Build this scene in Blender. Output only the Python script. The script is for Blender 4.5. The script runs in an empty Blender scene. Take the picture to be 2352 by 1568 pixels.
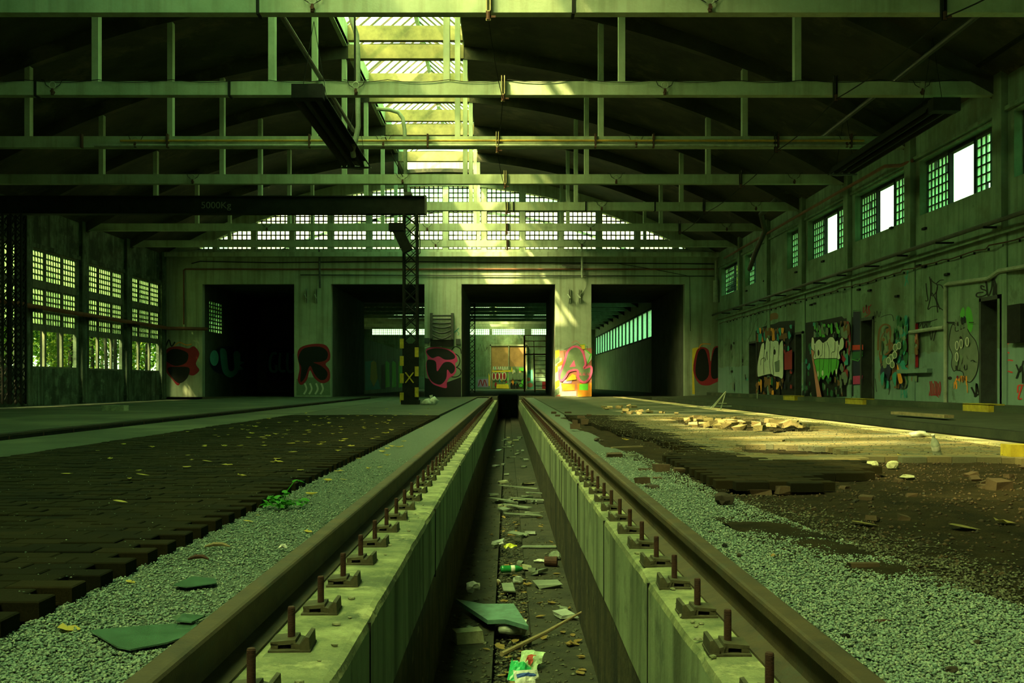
import bpy, bmesh, math, random
import numpy as np
from mathutils import Vector, Matrix, noise
random.seed(7); rng = np.random.default_rng(7)
SC = bpy.context.scene; COL = SC.collection
PI = math.pi
# ------------------------------------------------------------------ camera
F = 2400.0; CX = 1165.0; CY = 880.0; HC = 0.606
cam_d = bpy.data.cameras.new('camera'); cam = bpy.data.objects.new('camera', cam_d); COL.objects.link(cam)
cam.location = (0, 0, HC); cam.rotation_euler = (PI/2, 0, 0)
cam_d.sensor_width = 36; cam_d.lens = 36*F/2352
cam_d.shift_x = (1176-CX)/2352; cam_d.shift_y = (CY-784)/2352
cam_d.clip_end = 600; cam_d.clip_start = 0.05
SC.camera = cam
def G(px, py, z=0.0):            # point on a level surface seen at a pixel of the photo
    Y = F*(HC-z)/(py-CY); return Vector(((px-CX)*Y/F, Y, z))
def AT(px, py, Y): return Vector(((px-CX)*Y/F, Y, HC-(py-CY)*Y/F))
# ------------------------------------------------------------------ materials
def nodes(m):
    m.use_nodes = True; nt = m.node_tree; nt.nodes.clear(); return nt
def N(nt, t, **k):
    n = nt.nodes.new(t)
    for a, b in k.items(): setattr(n, a, b)
    return n
def ramp(nt, fac, stops):
    r = N(nt, 'ShaderNodeValToRGB'); e = r.color_ramp.elements
    while len(e) < len(stops): e.new(0.5)
    for i, (p, c) in enumerate(stops):
        e[i].position = p; e[i].color = (*c, 1) if len(c) == 3 else c
    nt.links.new(fac, r.inputs[0]); return r.outputs[0]
def tex(nt, scale, detail=5, sc=(1,1,1), kind='noise', rough=.6, coord='Object', rnd=1.0):
    tc = N(nt, 'ShaderNodeTexCoord'); mp = N(nt, 'ShaderNodeMapping'); mp.inputs['Scale'].default_value = sc
    nt.links.new(tc.outputs[coord], mp.inputs[0])
    if kind == 'noise':
        t = N(nt, 'ShaderNodeTexNoise'); t.inputs['Scale'].default_value = scale; t.inputs['Detail'].default_value = detail
        t.inputs['Roughness'].default_value = rough; nt.links.new(mp.outputs[0], t.inputs[0]); return t.outputs[0]
    t = N(nt, 'ShaderNodeTexVoronoi'); t.inputs['Scale'].default_value = scale; t.inputs['Randomness'].default_value = rnd
    nt.links.new(mp.outputs[0], t.inputs[0]); return t
def mix(nt, a, b, f, mode='MIX'):
    m = N(nt, 'ShaderNodeMix', data_type='RGBA', blend_type=mode)
    for s, v in ((0, f), (6, a), (7, b)):
        if hasattr(v, 'is_output'): nt.links.new(v, m.inputs[s])
        else: m.inputs[s].default_value = v if s == 0 else ((*v, 1) if len(v) == 3 else v)
    return m.outputs[2]
def surf(name, c1, c2=None, scale=3.0, rough=.85, bump=.3, bscale=40, streak=0, streak_c=(.02,.02,.015), metal=0, dirt=None, spec=.3, bdist=.01, grid=None):
    m = bpy.data.materials.new(name); nt = nodes(m)
    out = N(nt, 'ShaderNodeOutputMaterial'); b = N(nt, 'ShaderNodeBsdfPrincipled'); nt.links.new(b.outputs[0], out.inputs[0])
    c2 = c2 or tuple(x*.6 for x in c1)
    f = tex(nt, scale, 8, rough=.68)
    col = ramp(nt, f, [(.32, c2), (.68, c1)])
    if streak:
        s = tex(nt, 1.0, 5, (5, 5, .22)); sf = ramp(nt, s, [(.48, (0,0,0)), (.66, (1,1,1))])
        mm = N(nt, 'ShaderNodeMath', operation='MULTIPLY'); nt.links.new(sf, mm.inputs[0]); mm.inputs[1].default_value = streak
        col = mix(nt, col, streak_c, mm.outputs[0])
    if dirt:
        d = tex(nt, .55, 7); df = ramp(nt, d, [(.5, (0,0,0)), (.62, (1,1,1))])
        mm = N(nt, 'ShaderNodeMath', operation='MULTIPLY'); nt.links.new(df, mm.inputs[0]); mm.inputs[1].default_value = .75
        col = mix(nt, col, dirt, mm.outputs[0])
    nt.links.new(col, b.inputs['Base Color'])
    b.inputs['Roughness'].default_value = rough; b.inputs['Metallic'].default_value = metal; b.inputs['Specular IOR Level'].default_value = spec
    if bump:
        bf = tex(nt, bscale, 4); bp = N(nt, 'ShaderNodeBump'); bp.inputs['Strength'].default_value = bump; bp.inputs['Distance'].default_value = bdist
        nt.links.new(bf, bp.inputs['Height']); nt.links.new(bp.outputs[0], b.inputs['Normal'])
    return m
def islandmat(name, cols, rough=.8, bump=.2, bscale=60, transl=0):
    m = bpy.data.materials.new(name); nt = nodes(m)
    out = N(nt, 'ShaderNodeOutputMaterial'); b = N(nt, 'ShaderNodeBsdfPrincipled')
    g = N(nt, 'ShaderNodeNewGeometry')
    n = len(cols); col = ramp(nt, g.outputs['Random Per Island'], [(i/max(1, n-1), c) for i, c in enumerate(cols)])
    f = tex(nt, bscale, 3); col2 = mix(nt, col, (.55,.55,.55), f, 'MULTIPLY')
    nt.links.new(col2, b.inputs['Base Color']); b.inputs['Roughness'].default_value = rough; b.inputs['Specular IOR Level'].default_value = .25
    sh = b.outputs[0]
    if transl:
        t = N(nt, 'ShaderNodeBsdfTranslucent'); nt.links.new(col, t.inputs[0]); mx = N(nt, 'ShaderNodeMixShader'); mx.inputs[0].default_value = transl
        nt.links.new(sh, mx.inputs[1]); nt.links.new(t.outputs[0], mx.inputs[2]); sh = mx.outputs[0]
    nt.links.new(sh, out.inputs[0])
    if bump:
        bf = tex(nt, bscale, 3); bp = N(nt, 'ShaderNodeBump'); bp.inputs['Strength'].default_value = bump; bp.inputs['Distance'].default_value = .005
        nt.links.new(bf, bp.inputs['Height']); nt.links.new(bp.outputs[0], b.inputs['Normal'])
    return m
def glass(name, clear=.4, tint=(.8,.95,.8), trans=(.7,.85,.65), vary=True, gloss=.06, lo=.0):
    """dirty thin glass: part clear, part scattering, a little gloss; the dirt varies from pane to pane"""
    m = bpy.data.materials.new(name); nt = nodes(m)
    out = N(nt, 'ShaderNodeOutputMaterial')
    tr = N(nt, 'ShaderNodeBsdfTransparent'); tr.inputs[0].default_value = (*tint, 1)
    tl = N(nt, 'ShaderNodeBsdfTranslucent'); tl.inputs[0].default_value = (*trans, 1)
    gl = N(nt, 'ShaderNodeBsdfGlossy'); gl.inputs['Roughness'].default_value = .15
    m1 = N(nt, 'ShaderNodeMixShader'); nt.links.new(tl.outputs[0], m1.inputs[1]); nt.links.new(tr.outputs[0], m1.inputs[2])
    m1.inputs[0].default_value = clear
    if vary:
        g = N(nt, 'ShaderNodeNewGeometry'); mr = N(nt, 'ShaderNodeMapRange')
        mr.inputs['To Min'].default_value = lo; mr.inputs['To Max'].default_value = min(1, clear*2-lo)
        nt.links.new(g.outputs['Random Per Island'], mr.inputs['Value']); nt.links.new(mr.outputs[0], m1.inputs[0])
    f = tex(nt, 9, 4); col = ramp(nt, f, [(.3, tuple(c*.55 for c in trans)), (.7, trans)]); nt.links.new(col, tl.inputs[0])
    m2 = N(nt, 'ShaderNodeMixShader'); m2.inputs[0].default_value = gloss
    nt.links.new(m1.outputs[0], m2.inputs[1]); nt.links.new(gl.outputs[0], m2.inputs[2]); nt.links.new(m2.outputs[0], out.inputs[0])
    return m
M = {}
M['wall'] = surf('painted_concrete', (.20,.29,.20), (.12,.19,.12), 1.3, streak=.45, streak_c=(.035,.05,.025), dirt=(.09,.11,.06), bscale=25)
def dado(m, c, zt, amt=.6):           # lower part of the wall carries an old coat of bluish paint with a worn top edge
    nt = m.node_tree; b = nt.nodes['Principled BSDF']; src = b.inputs['Base Color'].links[0].from_socket
    g = N(nt, 'ShaderNodeNewGeometry'); sp = N(nt, 'ShaderNodeSeparateXYZ'); nt.links.new(g.outputs['Position'], sp.inputs[0])
    f = tex(nt, 2.5, 6); ad = N(nt, 'ShaderNodeMath', operation='MULTIPLY_ADD'); nt.links.new(f, ad.inputs[0]); ad.inputs[1].default_value = .25; nt.links.new(sp.outputs[2], ad.inputs[2])
    lt = N(nt, 'ShaderNodeMath', operation='LESS_THAN'); nt.links.new(ad.outputs[0], lt.inputs[0]); lt.inputs[1].default_value = zt
    mm = N(nt, 'ShaderNodeMath', operation='MULTIPLY'); nt.links.new(lt.outputs[0], mm.inputs[0]); mm.inputs[1].default_value = amt
    nt.links.new(mix(nt, src, c, mm.outputs[0]), b.inputs['Base Color'])
dado(M['wall'], (.16,.27,.24), 1.42)
M['wall_left'] = surf('damp_plaster', (.13,.18,.12), (.04,.06,.035), 1.8, streak=.9, streak_c=(.015,.02,.01), dirt=(.04,.06,.03), bscale=18, bump=.5)
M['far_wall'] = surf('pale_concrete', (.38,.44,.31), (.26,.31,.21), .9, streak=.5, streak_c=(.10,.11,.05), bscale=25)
M['tanbeam'] = surf('tan_beam', (.26,.22,.10), (.10,.09,.045), 1.6, bscale=25)
M['bar'] = surf('glazing_bar', (.09,.08,.045), (.04,.04,.025), 4)
M['beam'] = surf('cast_beam', (.36,.43,.30), (.23,.29,.18), 1.2, streak=.35, streak_c=(.12,.13,.07), bscale=30)
M['roof'] = surf('dark_boarded_concrete', (.055,.052,.032), (.018,.020,.013), .8, streak=0, dirt=(.015,.016,.01), bscale=14, bump=.6)
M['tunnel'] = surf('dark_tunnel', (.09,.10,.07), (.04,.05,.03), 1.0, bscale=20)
M['curb'] = surf('curb_concrete', (.35,.37,.18), (.10,.125,.06), 7, bump=.7, bscale=60, dirt=(.10,.12,.07), bdist=.008)
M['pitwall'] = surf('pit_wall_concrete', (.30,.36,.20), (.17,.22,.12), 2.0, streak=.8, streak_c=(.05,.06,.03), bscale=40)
M['pitlow'] = surf('lower_pit_wall', (.085,.075,.03), (.010,.012,.006), 5.0, streak=.9, streak_c=(.008,.01,.006), bscale=30, bump=.5)  # darker, streaked colour for the lower part of the pit walls
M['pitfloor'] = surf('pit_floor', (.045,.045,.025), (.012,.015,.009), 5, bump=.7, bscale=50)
M['concrete'] = surf('floor_concrete', (.050,.070,.038), (.028,.040,.022), 1.4, bump=.4, bscale=40, dirt=(.10,.11,.06))
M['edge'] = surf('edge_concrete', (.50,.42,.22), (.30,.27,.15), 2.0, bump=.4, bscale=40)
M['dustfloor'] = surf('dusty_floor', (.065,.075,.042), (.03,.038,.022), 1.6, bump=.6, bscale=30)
M['soil'] = surf('bare_soil', (.036,.027,.011), (.012,.011,.005), 6, bump=1.0, bscale=90, bdist=.02, rough=.95, spec=.1)
M['gravelbase'] = surf('gravel_bed', (.14,.19,.14), (.06,.085,.06), 70, bump=1.0, bscale=110, bdist=.02, rough=.95)
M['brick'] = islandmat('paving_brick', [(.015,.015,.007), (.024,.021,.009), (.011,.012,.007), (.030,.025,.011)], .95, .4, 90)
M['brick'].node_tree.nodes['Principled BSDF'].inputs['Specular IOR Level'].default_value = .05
M['brick_lit'] = islandmat('sunlit_paving_brick', [(.11,.10,.05), (.18,.14,.06), (.09,.10,.06), (.15,.13,.06)], .85, .4, 90)  # same brick where sun falls, the sunlight put into a lighter ochre
M['gravel'] = islandmat('gravel_stone', [(.12,.20,.16), (.29,.40,.31), (.20,.30,.23), (.40,.48,.35), (.08,.12,.10)], .9, 0)
M['gravel_dirty'] = islandmat('dirty_gravel', [(.05,.05,.03), (.20,.22,.14), (.07,.07,.04), (.13,.13,.08), (.04,.04,.025)], .9, 0)
M['rust'] = surf('rusty_rail', (.088,.060,.024), (.032,.025,.012), 6, bump=.5, bscale=120, bdist=.003, rough=.7, metal=.0, spec=.4)
M['rust_dark'] = surf('dark_rust', (.085,.034,.018), (.035,.018,.011), 14, bump=.6, bscale=150, bdist=.003, rough=.8)
M['plate'] = surf('cast_plate', (.10,.095,.05), (.04,.038,.02), 18, bump=.6, bscale=160, bdist=.003, rough=.75)
M['black'] = surf('blackened_steel', (.016,.018,.014), (.007,.008,.006), 5, bump=.2, rough=.8, spec=.15)
M['steel'] = surf('dull_steel', (.06,.065,.05), (.025,.03,.022), 6, bump=.2, rough=.55, spec=.4)
M['greypipe'] = surf('painted_pipe', (.36,.40,.30), (.20,.24,.17), 5, bump=.1, rough=.5)
M['redpipe'] = surf('rust_red_pipe', (.20,.07,.03), (.10,.04,.02), 5, bump=.2, rough=.6)
M['yellowpipe'] = surf('yellow_pipe', (.55,.34,.04), (.30,.18,.03), 5, bump=.1, rough=.45)
M['yellow'] = surf('yellow_paint', (.50,.40,.03), (.28,.22,.02), 8, bump=.2, rough=.6)
M['mortar'] = surf('block_mortar', (.05,.065,.05), (.03,.04,.03), 5, bump=.2)
M['bframe'] = surf('window_concrete', (.16,.17,.11), (.08,.09,.06), 3, streak=.5)
M['block'] = glass('glass_block', .12, (.7,1,.75), (.36,.52,.30), lo=.0)
M['leftblock'] = glass('green_glass_block', .06, (.5,.8,.5), (.24,.40,.20), lo=.0)
M['gblock'] = glass('gable_glass_block', .6, (.95,1,.92), (.9,.95,.75), lo=.35)
M['skyglass'] = glass('wired_roof_glass', .22, (.9,.95,.75), (.56,.72,.50), lo=.08)
M['whitewall'] = surf('sunlit_render', (.75,.75,.68), (.62,.62,.55), 1.5)
M['dimglass'] = glass('grimy_glass', .03, (.6,.8,.7), (.32,.42,.34), vary=False)
M['clearglass'] = glass('thin_clear_glass', .9, (.95,1,.95), (.7,.8,.6), vary=False)
M['wood'] = surf('old_wood', (.30,.24,.12), (.16,.13,.07), 8, bump=.3, bscale=60)
M['greywood'] = surf('grey_board', (.20,.25,.17), (.11,.14,.10), 6, bump=.3, bscale=60)
M['bark'] = surf('bark', (.030,.034,.020), (.010,.012,.007), 6, bump=.6, bscale=30)
M['leaf'] = islandmat('green_leaf', [(.02,.07,.008), (.07,.16,.012), (.15,.21,.015), (.03,.09,.01)], .8, 0, 30, .35)
M['pitleaf'] = islandmat('rotten_leaf', [(.22,.13,.03), (.16,.12,.04), (.30,.20,.05), (.12,.07,.02)], .7, 0, 40, .1)
M['duskleaf'] = islandmat('pale_dusty_leaf', [(.20,.18,.06), (.26,.22,.07)], .8, 0, 40, .1)
def blotch(m, c, scale, lo, hi, amt=.8):          # stains with a shape of their own
    nt = m.node_tree; b = nt.nodes['Principled BSDF']; src = b.inputs['Base Color'].links[0].from_socket
    f = ramp(nt, tex(nt, scale, 8, rough=.7), [(lo, (0,0,0)), (hi, (1,1,1))]); mm = N(nt, 'ShaderNodeMath', operation='MULTIPLY'); nt.links.new(f, mm.inputs[0]); mm.inputs[1].default_value = amt
    nt.links.new(mix(nt, src, c, mm.outputs[0]), b.inputs['Base Color'])
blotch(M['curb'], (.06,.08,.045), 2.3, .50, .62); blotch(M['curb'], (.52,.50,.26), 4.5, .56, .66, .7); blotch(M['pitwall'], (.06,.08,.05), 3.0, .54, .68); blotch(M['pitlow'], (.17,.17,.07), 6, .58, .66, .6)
blotch(M['wall_left'], (.02,.03,.018), 1.1, .48, .58, .85); blotch(M['wall_left'], (.22,.28,.20), 1.7, .60, .68, .7); blotch(M['wall'], (.06,.085,.05), 1.6, .58, .68, .6); blotch(M['roof'], (.095,.085,.05), .7, .55, .66, .8); blotch(M['rust'], (.045,.05,.03), 5, .52, .62, .6)
M['weed'] = islandmat('weed_leaf', [(.05,.30,.02), (.09,.42,.03)], .5, 0, 30, .4)
M['dryleaf'] = islandmat('dry_leaf', [(.62,.46,.05), (.50,.40,.07), (.66,.52,.08), (.40,.26,.04)], .6, 0, 40, .25)
M['ground'] = surf('grass_ground', (.03,.06,.012), (.015,.03,.008), 2, bump=.5)
M['pole'] = surf('pale_metal', (.30,.36,.25), (.18,.22,.15), 6, rough=.5, bump=.1)
M['brown'] = surf('brown_door', (.40,.24,.10), (.22,.13,.06), 1.2, rough=.6, bump=.1)
M['doorgrey'] = surf('grey_door', (.05,.065,.05), (.025,.03,.025), 3, rough=.6)
M['redsteel'] = surf('red_steel', (.34,.08,.03), (.20,.05,.02), 6, rough=.5)
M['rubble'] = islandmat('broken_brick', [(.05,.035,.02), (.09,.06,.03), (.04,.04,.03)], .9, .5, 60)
M['rubble_lit'] = islandmat('ochre_brick_rubble', [(.50,.26,.06), (.42,.30,.12), (.30,.24,.12), (.55,.34,.10)], .9, .4, 60)  # lit copy of the broken brick, sunlight put into its ochre colour
M['stone'] = surf('pale_stone', (.34,.36,.22), (.16,.18,.10), 12, bump=.6, bscale=50)
def paint(name, c, c2=None): 
    if name not in M: M[name] = surf(name, c, c2 or tuple(x*.75 for x in c), 5, rough=.7, bump=0)
    return M[name]
def sheen(name, c, rough=.2, tr=0):
    m = bpy.data.materials.new(name); nt = nodes(m); out = N(nt, 'ShaderNodeOutputMaterial'); b = N(nt, 'ShaderNodeBsdfPrincipled')
    f = tex(nt, 14, 3); nt.links.new(ramp(nt, f, [(.35, tuple(x*.6 for x in c)), (.65, c)]), b.inputs['Base Color'])
    b.inputs['Roughness'].default_value = rough; b.inputs['Transmission Weight'].default_value = tr
    nt.links.new(b.outputs[0], out.inputs[0]); M[name] = m; return m
sheen('bottle_green', (.02,.22,.05), .12); sheen('can_metal', (.30,.36,.28), .3); sheen('bag_green', (.05,.55,.18), .25)
sheen('white_plastic', (.62,.66,.55), .35); sheen('yellow_wrapper', (.55,.60,.03), .4); sheen('foam', (.09,.21,.15), .6); sheen('shard', (.09,.19,.12), .12)
# ------------------------------------------------------------------ mesh builder
class MB:
    def __init__(s): s.v = []; s.f = []; s.mi = []; s.k = 0; s.smooth = False
    def add(s, vs, fs, m=None):
        o = len(s.v); s.v.extend(tuple(p) for p in vs); s.f.extend(tuple(i+o for i in f) for f in fs)
        s.mi.extend([s.k if m is None else m]*len(fs)); return s
    def box(s, x0, x1, y0, y1, z0, z1, m=None):
        return s.add([(x0,y0,z0),(x1,y0,z0),(x1,y1,z0),(x0,y1,z0),(x0,y0,z1),(x1,y0,z1),(x1,y1,z1),(x0,y1,z1)],
            [(0,3,2,1),(4,5,6,7),(0,1,5,4),(1,2,6,5),(2,3,7,6),(3,0,4,7)], m)
    def rbox(s, c, sz, R=None, m=None, jit=0):
        R = R or Matrix.Identity(3); c = Vector(c); vs = []
        for k in ((-1,-1,-1),(1,-1,-1),(1,1,-1),(-1,1,-1),(-1,-1,1),(1,-1,1),(1,1,1),(-1,1,1)):
            p = Vector((k[0]*sz[0]/2, k[1]*sz[1]/2, k[2]*sz[2]/2))
            if jit: p += Vector([random.uniform(-jit, jit)*q for q in sz])
            vs.append(c + R @ p)
        return s.add(vs, [(0,3,2,1),(4,5,6,7),(0,1,5,4),(1,2,6,5),(2,3,7,6),(3,0,4,7)], m)
    def cyl(s, p0, p1, r0, r1=None, n=10, m=None, cap=True):
        r1 = r0 if r1 is None else r1; p0 = Vector(p0); p1 = Vector(p1); d = (p1-p0).normalized()
        a = d.orthogonal().normalized(); b = d.cross(a); vs = []
        for p, r in ((p0, r0), (p1, r1)):
            for i in range(n):
                t = 2*PI*i/n; vs.append(p + (a*math.cos(t)+b*math.sin(t))*r)
        fs = [(i, (i+1)%n, n+(i+1)%n, n+i) for i in range(n)]
        if cap: fs += [tuple(reversed(range(n))), tuple(range(n, 2*n))]
        return s.add(vs, fs, m)
    def tube(s, pts, r, n=8, m=None):
        pts = [Vector(p) for p in pts]; vs = []; rr = r if isinstance(r, (list, tuple)) else [r]*len(pts)
        a = None
        for i, p in enumerate(pts):
            d = ((pts[min(i+1, len(pts)-1)]-p).normalized() + (p-pts[max(i-1, 0)]).normalized()); d.normalize()
            a = d.orthogonal().normalized() if a is None else (a - d*a.dot(d)).normalized()
            b = d.cross(a)
            for k in range(n):
                t = 2*PI*k/n; vs.append(p+(a*math.cos(t)+b*math.sin(t))*rr[i])
        fs = [(i*n+k, i*n+(k+1)%n, (i+1)*n+(k+1)%n, (i+1)*n+k) for i in range(len(pts)-1) for k in range(n)]
        fs += [tuple(reversed(range(n))), tuple((len(pts)-1)*n+k for k in range(n))]
        return s.add(vs, fs, m)
    def lathe(s, prof, M4, n=16, m=None):
        vs = []
        for r, z in prof:
            for k in range(n):
                t = 2*PI*k/n; vs.append(M4 @ Vector((r*math.cos(t), r*math.sin(t), z)))
        fs = [(i*n+k, i*n+(k+1)%n, (i+1)*n+(k+1)%n, (i+1)*n+k) for i in range(len(prof)-1) for k in range(n)]
        fs += [tuple(reversed(range(n))), tuple((len(prof)-1)*n+k for k in range(n))]
        return s.add(vs, fs, m)
    def prism(s, prof, y0, y1, m=None):      # prof = (x,z) loop, extruded along y
        n = len(prof); vs = [(x, y0, z) for x, z in prof]+[(x, y1, z) for x, z in prof]
        fs = [(i, (i+1)%n, n+(i+1)%n, n+i) for i in range(n)]+[tuple(reversed(range(n))), tuple(range(n, 2*n))]
        return s.add(vs, fs, m)
    def blob(s, c, sz, m=None, seed=0, rough=.25, sub=2, R=None):
        bm = bmesh.new(); bmesh.ops.create_icosphere(bm, subdivisions=sub, radius=1); R = R or Matrix.Identity(3)
        vs = []
        for v in bm.verts:
            q = noise.noise(v.co*1.3+Vector((seed*3.1, seed*1.7, 5)))*rough*2
            p = v.co*(1+q); vs.append(Vector(c)+R @ Vector((p.x*sz[0]/2, p.y*sz[1]/2, p.z*sz[2]/2)))
        fs = [tuple(v.index for v in f.verts) for f in bm.faces]; bm.free(); return s.add(vs, fs, m)
    def build(s, name, mats, parent=None, origin=None, smooth=False, kind=None):
        if not isinstance(mats, (list, tuple)): mats = [mats]
        v = np.array([tuple(p) for p in s.v], dtype=float)
        base = WP.get(parent) if parent is not None else None
        if parent is not None: o = base if origin is None else Vector(origin)
        elif origin is not None: o = Vector(origin)
        else: o = Vector(((v[:,0].min()+v[:,0].max())/2, (v[:,1].min()+v[:,1].max())/2, v[:,2].min()))
        v = v-np.array(o)
        me = bpy.data.meshes.new(name); me.from_pydata(v.tolist(), [], s.f)
        for mt in mats: me.materials.append(mt)
        if len(mats) > 1: me.polygons.foreach_set('material_index', s.mi)
        if smooth: me.polygons.foreach_set('use_smooth', [True]*len(me.polygons))
        me.update()
        ob = bpy.data.objects.new(name, me); COL.objects.link(ob)
        if parent is not None: ob.parent = parent; ob.location = o-base
        else: ob.location = o
        WP[ob] = Vector(o)
        if kind: ob['kind'] = kind
        return ob
WP = {}
def thing(name, label, cat, loc=(0,0,0), group=None):
    o = bpy.data.objects.new(name, None); COL.objects.link(o); o.location = loc; WP[o] = Vector(loc); o.empty_display_size = .1
    o['label'] = label; o['category'] = cat
    if group: o['group'] = group
    return o
def tag(o, label, cat, group=None, kind=None):
    o['label'] = label; o['category'] = cat
    if group: o['group'] = group
    if kind: o['kind'] = kind
    return o
def st(o, label=None): o['kind'] = 'structure'; return o
def dup(root, loc=None, rz=None, label=None, group=None, scale=None):
    r = root.copy(); COL.objects.link(r)
    if loc is not None: r.location = loc
    if rz is not None: r.rotation_euler = (0, 0, rz)
    if scale is not None: r.scale = scale
    if label: r['label'] = label
    if group: r['group'] = group
    for ch in list(root.children):
        c = ch.copy(); COL.objects.link(c); c.parent = r
        for g in ch.children:
            d = g.copy(); COL.objects.link(d); d.parent = c
    return r
def ordn(i): return ['first','second','third','fourth','fifth','sixth','seventh','eighth','ninth','tenth','eleventh','twelfth'][i]
# wall with rectangular holes. plane axis 'x' (wall at x=c0..c1, u=y) or 'y' (wall at y=c0..c1, u=x)
def holed(mb, axis, c0, c1, u0, u1, z0, z1, holes, m=None, top=None):
    us = sorted({u0, u1, *[h[0] for h in holes], *[h[1] for h in holes]}); zs = sorted({z0, z1, *[h[2] for h in holes], *[h[3] for h in holes]})
    us = [u for u in us if u0 <= u <= u1]; zs = [z for z in zs if z0 <= z <= z1]
    def solid(i, j):
        if i < 0 or j < 0 or i >= len(us)-1 or j >= len(zs)-1: return False
        u = (us[i]+us[i+1])/2; z = (zs[j]+zs[j+1])/2
        return not any(h[0] < u < h[1] and h[2] < z < h[3] for h in holes)
    def P(u, c, z): return (c, u, z) if axis == 'x' else (u, c, z)
    for i in range(len(us)-1):
        for j in range(len(zs)-1):
            if not solid(i, j): continue
            a, b, c, d = us[i], us[i+1], zs[j], zs[j+1]
            for cc in (c0, c1): mb.add([P(a,cc,c), P(b,cc,c), P(b,cc,d), P(a,cc,d)], [(0,1,2,3)], m)
            if not solid(i-1, j): mb.add([P(a,c0,c), P(a,c1,c), P(a,c1,d), P(a,c0,d)], [(0,1,2,3)], m)
            if not solid(i+1, j): mb.add([P(b,c0,c), P(b,c1,c), P(b,c1,d), P(b,c0,d)], [(0,1,2,3)], m)
            if not solid(i, j-1): mb.add([P(a,c0,c), P(b,c0,c), P(b,c1,c), P(a,c1,c)], [(0,1,2,3)], m)
            if not solid(i, j+1): mb.add([P(a,c0,d), P(b,c0,d), P(b,c1,d), P(a,c1,d)], [(0,1,2,3)], m)
# ================================================================== SETTING
def zr(x): return 9.6-.0235*(x+2.9)**2       # underside of the arch ribs
XL, XR, YB, YF = -15.3, 9.4, -5.0, 46.6
YT = [15.6+4.43*i for i in range(7)]
# -------- floors
def slab(name, x0, x1, y0, y1, z1, mat, th=.4, z0=None):
    mb = MB(); mb.box(x0, x1, y0, y1, (z1-th) if z0 is None else z0, z1); o = st(mb.build(name, mat)); return o
slab('floor', -4.15, -1.32, 20, YF, -.004, M['dustfloor'])
slab('floor', -4.15, -1.32, YB, 20, -.09, M['soil'])
slab('floor', -5.35, -4.15, YB, YF, .0, M['concrete'])
slab('floor', -6.02, -5.35, YB, YF, -.14, M['curb'])
slab('floor', -11.6, -6.16, YB, YF, .0, M['concrete'])
slab('floor', XL, -11.6, YB, YF, -.12, M['dustfloor'])
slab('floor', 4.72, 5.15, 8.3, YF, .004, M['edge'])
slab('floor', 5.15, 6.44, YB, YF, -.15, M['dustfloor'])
mb = MB(); mb.prism([(6.44,-.3),(6.44,-.005),(8.9,.08),(8.9,-.3)], YB, YF); st(mb.build('floor', M['dustfloor']))
mb = MB(); mb.box(8.9, XR, YB, YF, -.2, .2); st(mb.build('floor', M['concrete']))
slab('floor', 1.15, 4.72, 20, YF, -.004, M['dustfloor'])
# lower earth at the right, bumpy
def ground_patch(name, x0, x1, y0, y1, step, zf, mat):
    nx = int((x1-x0)/step)+1; ny = int((y1-y0)/step)+1; vs = []; fs = []
    for j in range(ny+1):
        for i in range(nx+1):
            x = x0+(x1-x0)*i/nx; y = y0+(y1-y0)*j/ny; vs.append((x, y, zf(x, y)))
    for j in range(ny):
        for i in range(nx):
            a = j*(nx+1)+i; fs.append((a, a+1, a+nx+2, a+nx+1))
    mb = MB(); mb.add(vs, fs); o = mb.build(name, mat, smooth=True); return o
def nz(x, y, s, a): return noise.noise(Vector((x*s, y*s, 1.3)))*a
def soilz(x, y):
    z = -.06+nz(x, y, 1.1, .035)+nz(x, y, 4, .012)+nz(x, y, 13, .006)
    return min(z, -.012)
st(ground_patch('floor', 1.0, 5.15, 1.0, 20, .045, soilz, M['soil']))
# tunnels and second hall
slab('floor', XL, -.44, YF, 112, -.002, M['dustfloor']); slab('floor', .533, XR, YF, 112, -.002, M['dustfloor'])
slab('floor', -.44, .533, 57.4, 112, -.004, M['concrete'])
# -------- pit
mb = MB()
mb.box(-.80, -.435, 0.5, 57.4, -1.5, -.14)
mb2 = MB(); mb2.prism([(-.82,-.4),(-.82,-.14),(-.66,-.14),(-.66,-.14),(-.435,-.14),(-.425,-.155),(-.425,-.52),(-.455,-.56),(-.455,-1.25),(-.82,-1.25)], .5, 57.4)
def pit_side(sgn, xe, label, zdark):
    """curb, pale upper wall and darker lower wall of the pit; profile subdivided along the pit for a chipped edge"""
    prof = [(0, -.14), (.12, -.14), (.205, -.141), (.225, -.147), (.232, -.17), (.232, zdark+.02), (.232, zdark), (.226, zdark-.01), (.226, -1.3)]
    ys = [0.4]
    while ys[-1] < 57.4: ys.append(ys[-1]+ (.03 if ys[-1] < 5 else .08 if ys[-1] < 12 else .5))
    ys[-1] = 57.4
    x0 = xe-sgn*.232
    vs = []; fs = []; mi = []
    n = len(prof)
    for j, y in enumerate(ys):
        for k, (dx, z) in enumerate(prof):
            ch = 0
            if k in (2, 3, 4): ch = max(0, noise.noise(Vector((y*3.2, sgn*4, 0)))+.45*noise.noise(Vector((y*19, sgn, 2))))*.022*(1.0 if k == 3 else .6)
            zz = z-(ch*.5 if k in (2, 3) else 0)+nz(y*.7, dx*9+sgn, 3, .002)
            x = x0+sgn*(dx-ch)+ (nz(y, z*4, 1.2, .004) if k > 4 else 0)
            vs.append((x, y, zz))
    for j in range(len(ys)-1):
        joint = any(abs((ys[j]-q)) < .02 for q in [])
        for k in range(n-1):
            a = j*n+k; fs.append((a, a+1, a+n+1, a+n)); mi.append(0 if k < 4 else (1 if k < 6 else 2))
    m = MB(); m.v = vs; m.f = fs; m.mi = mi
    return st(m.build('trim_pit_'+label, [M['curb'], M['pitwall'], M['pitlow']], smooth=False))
mb = MB()
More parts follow.
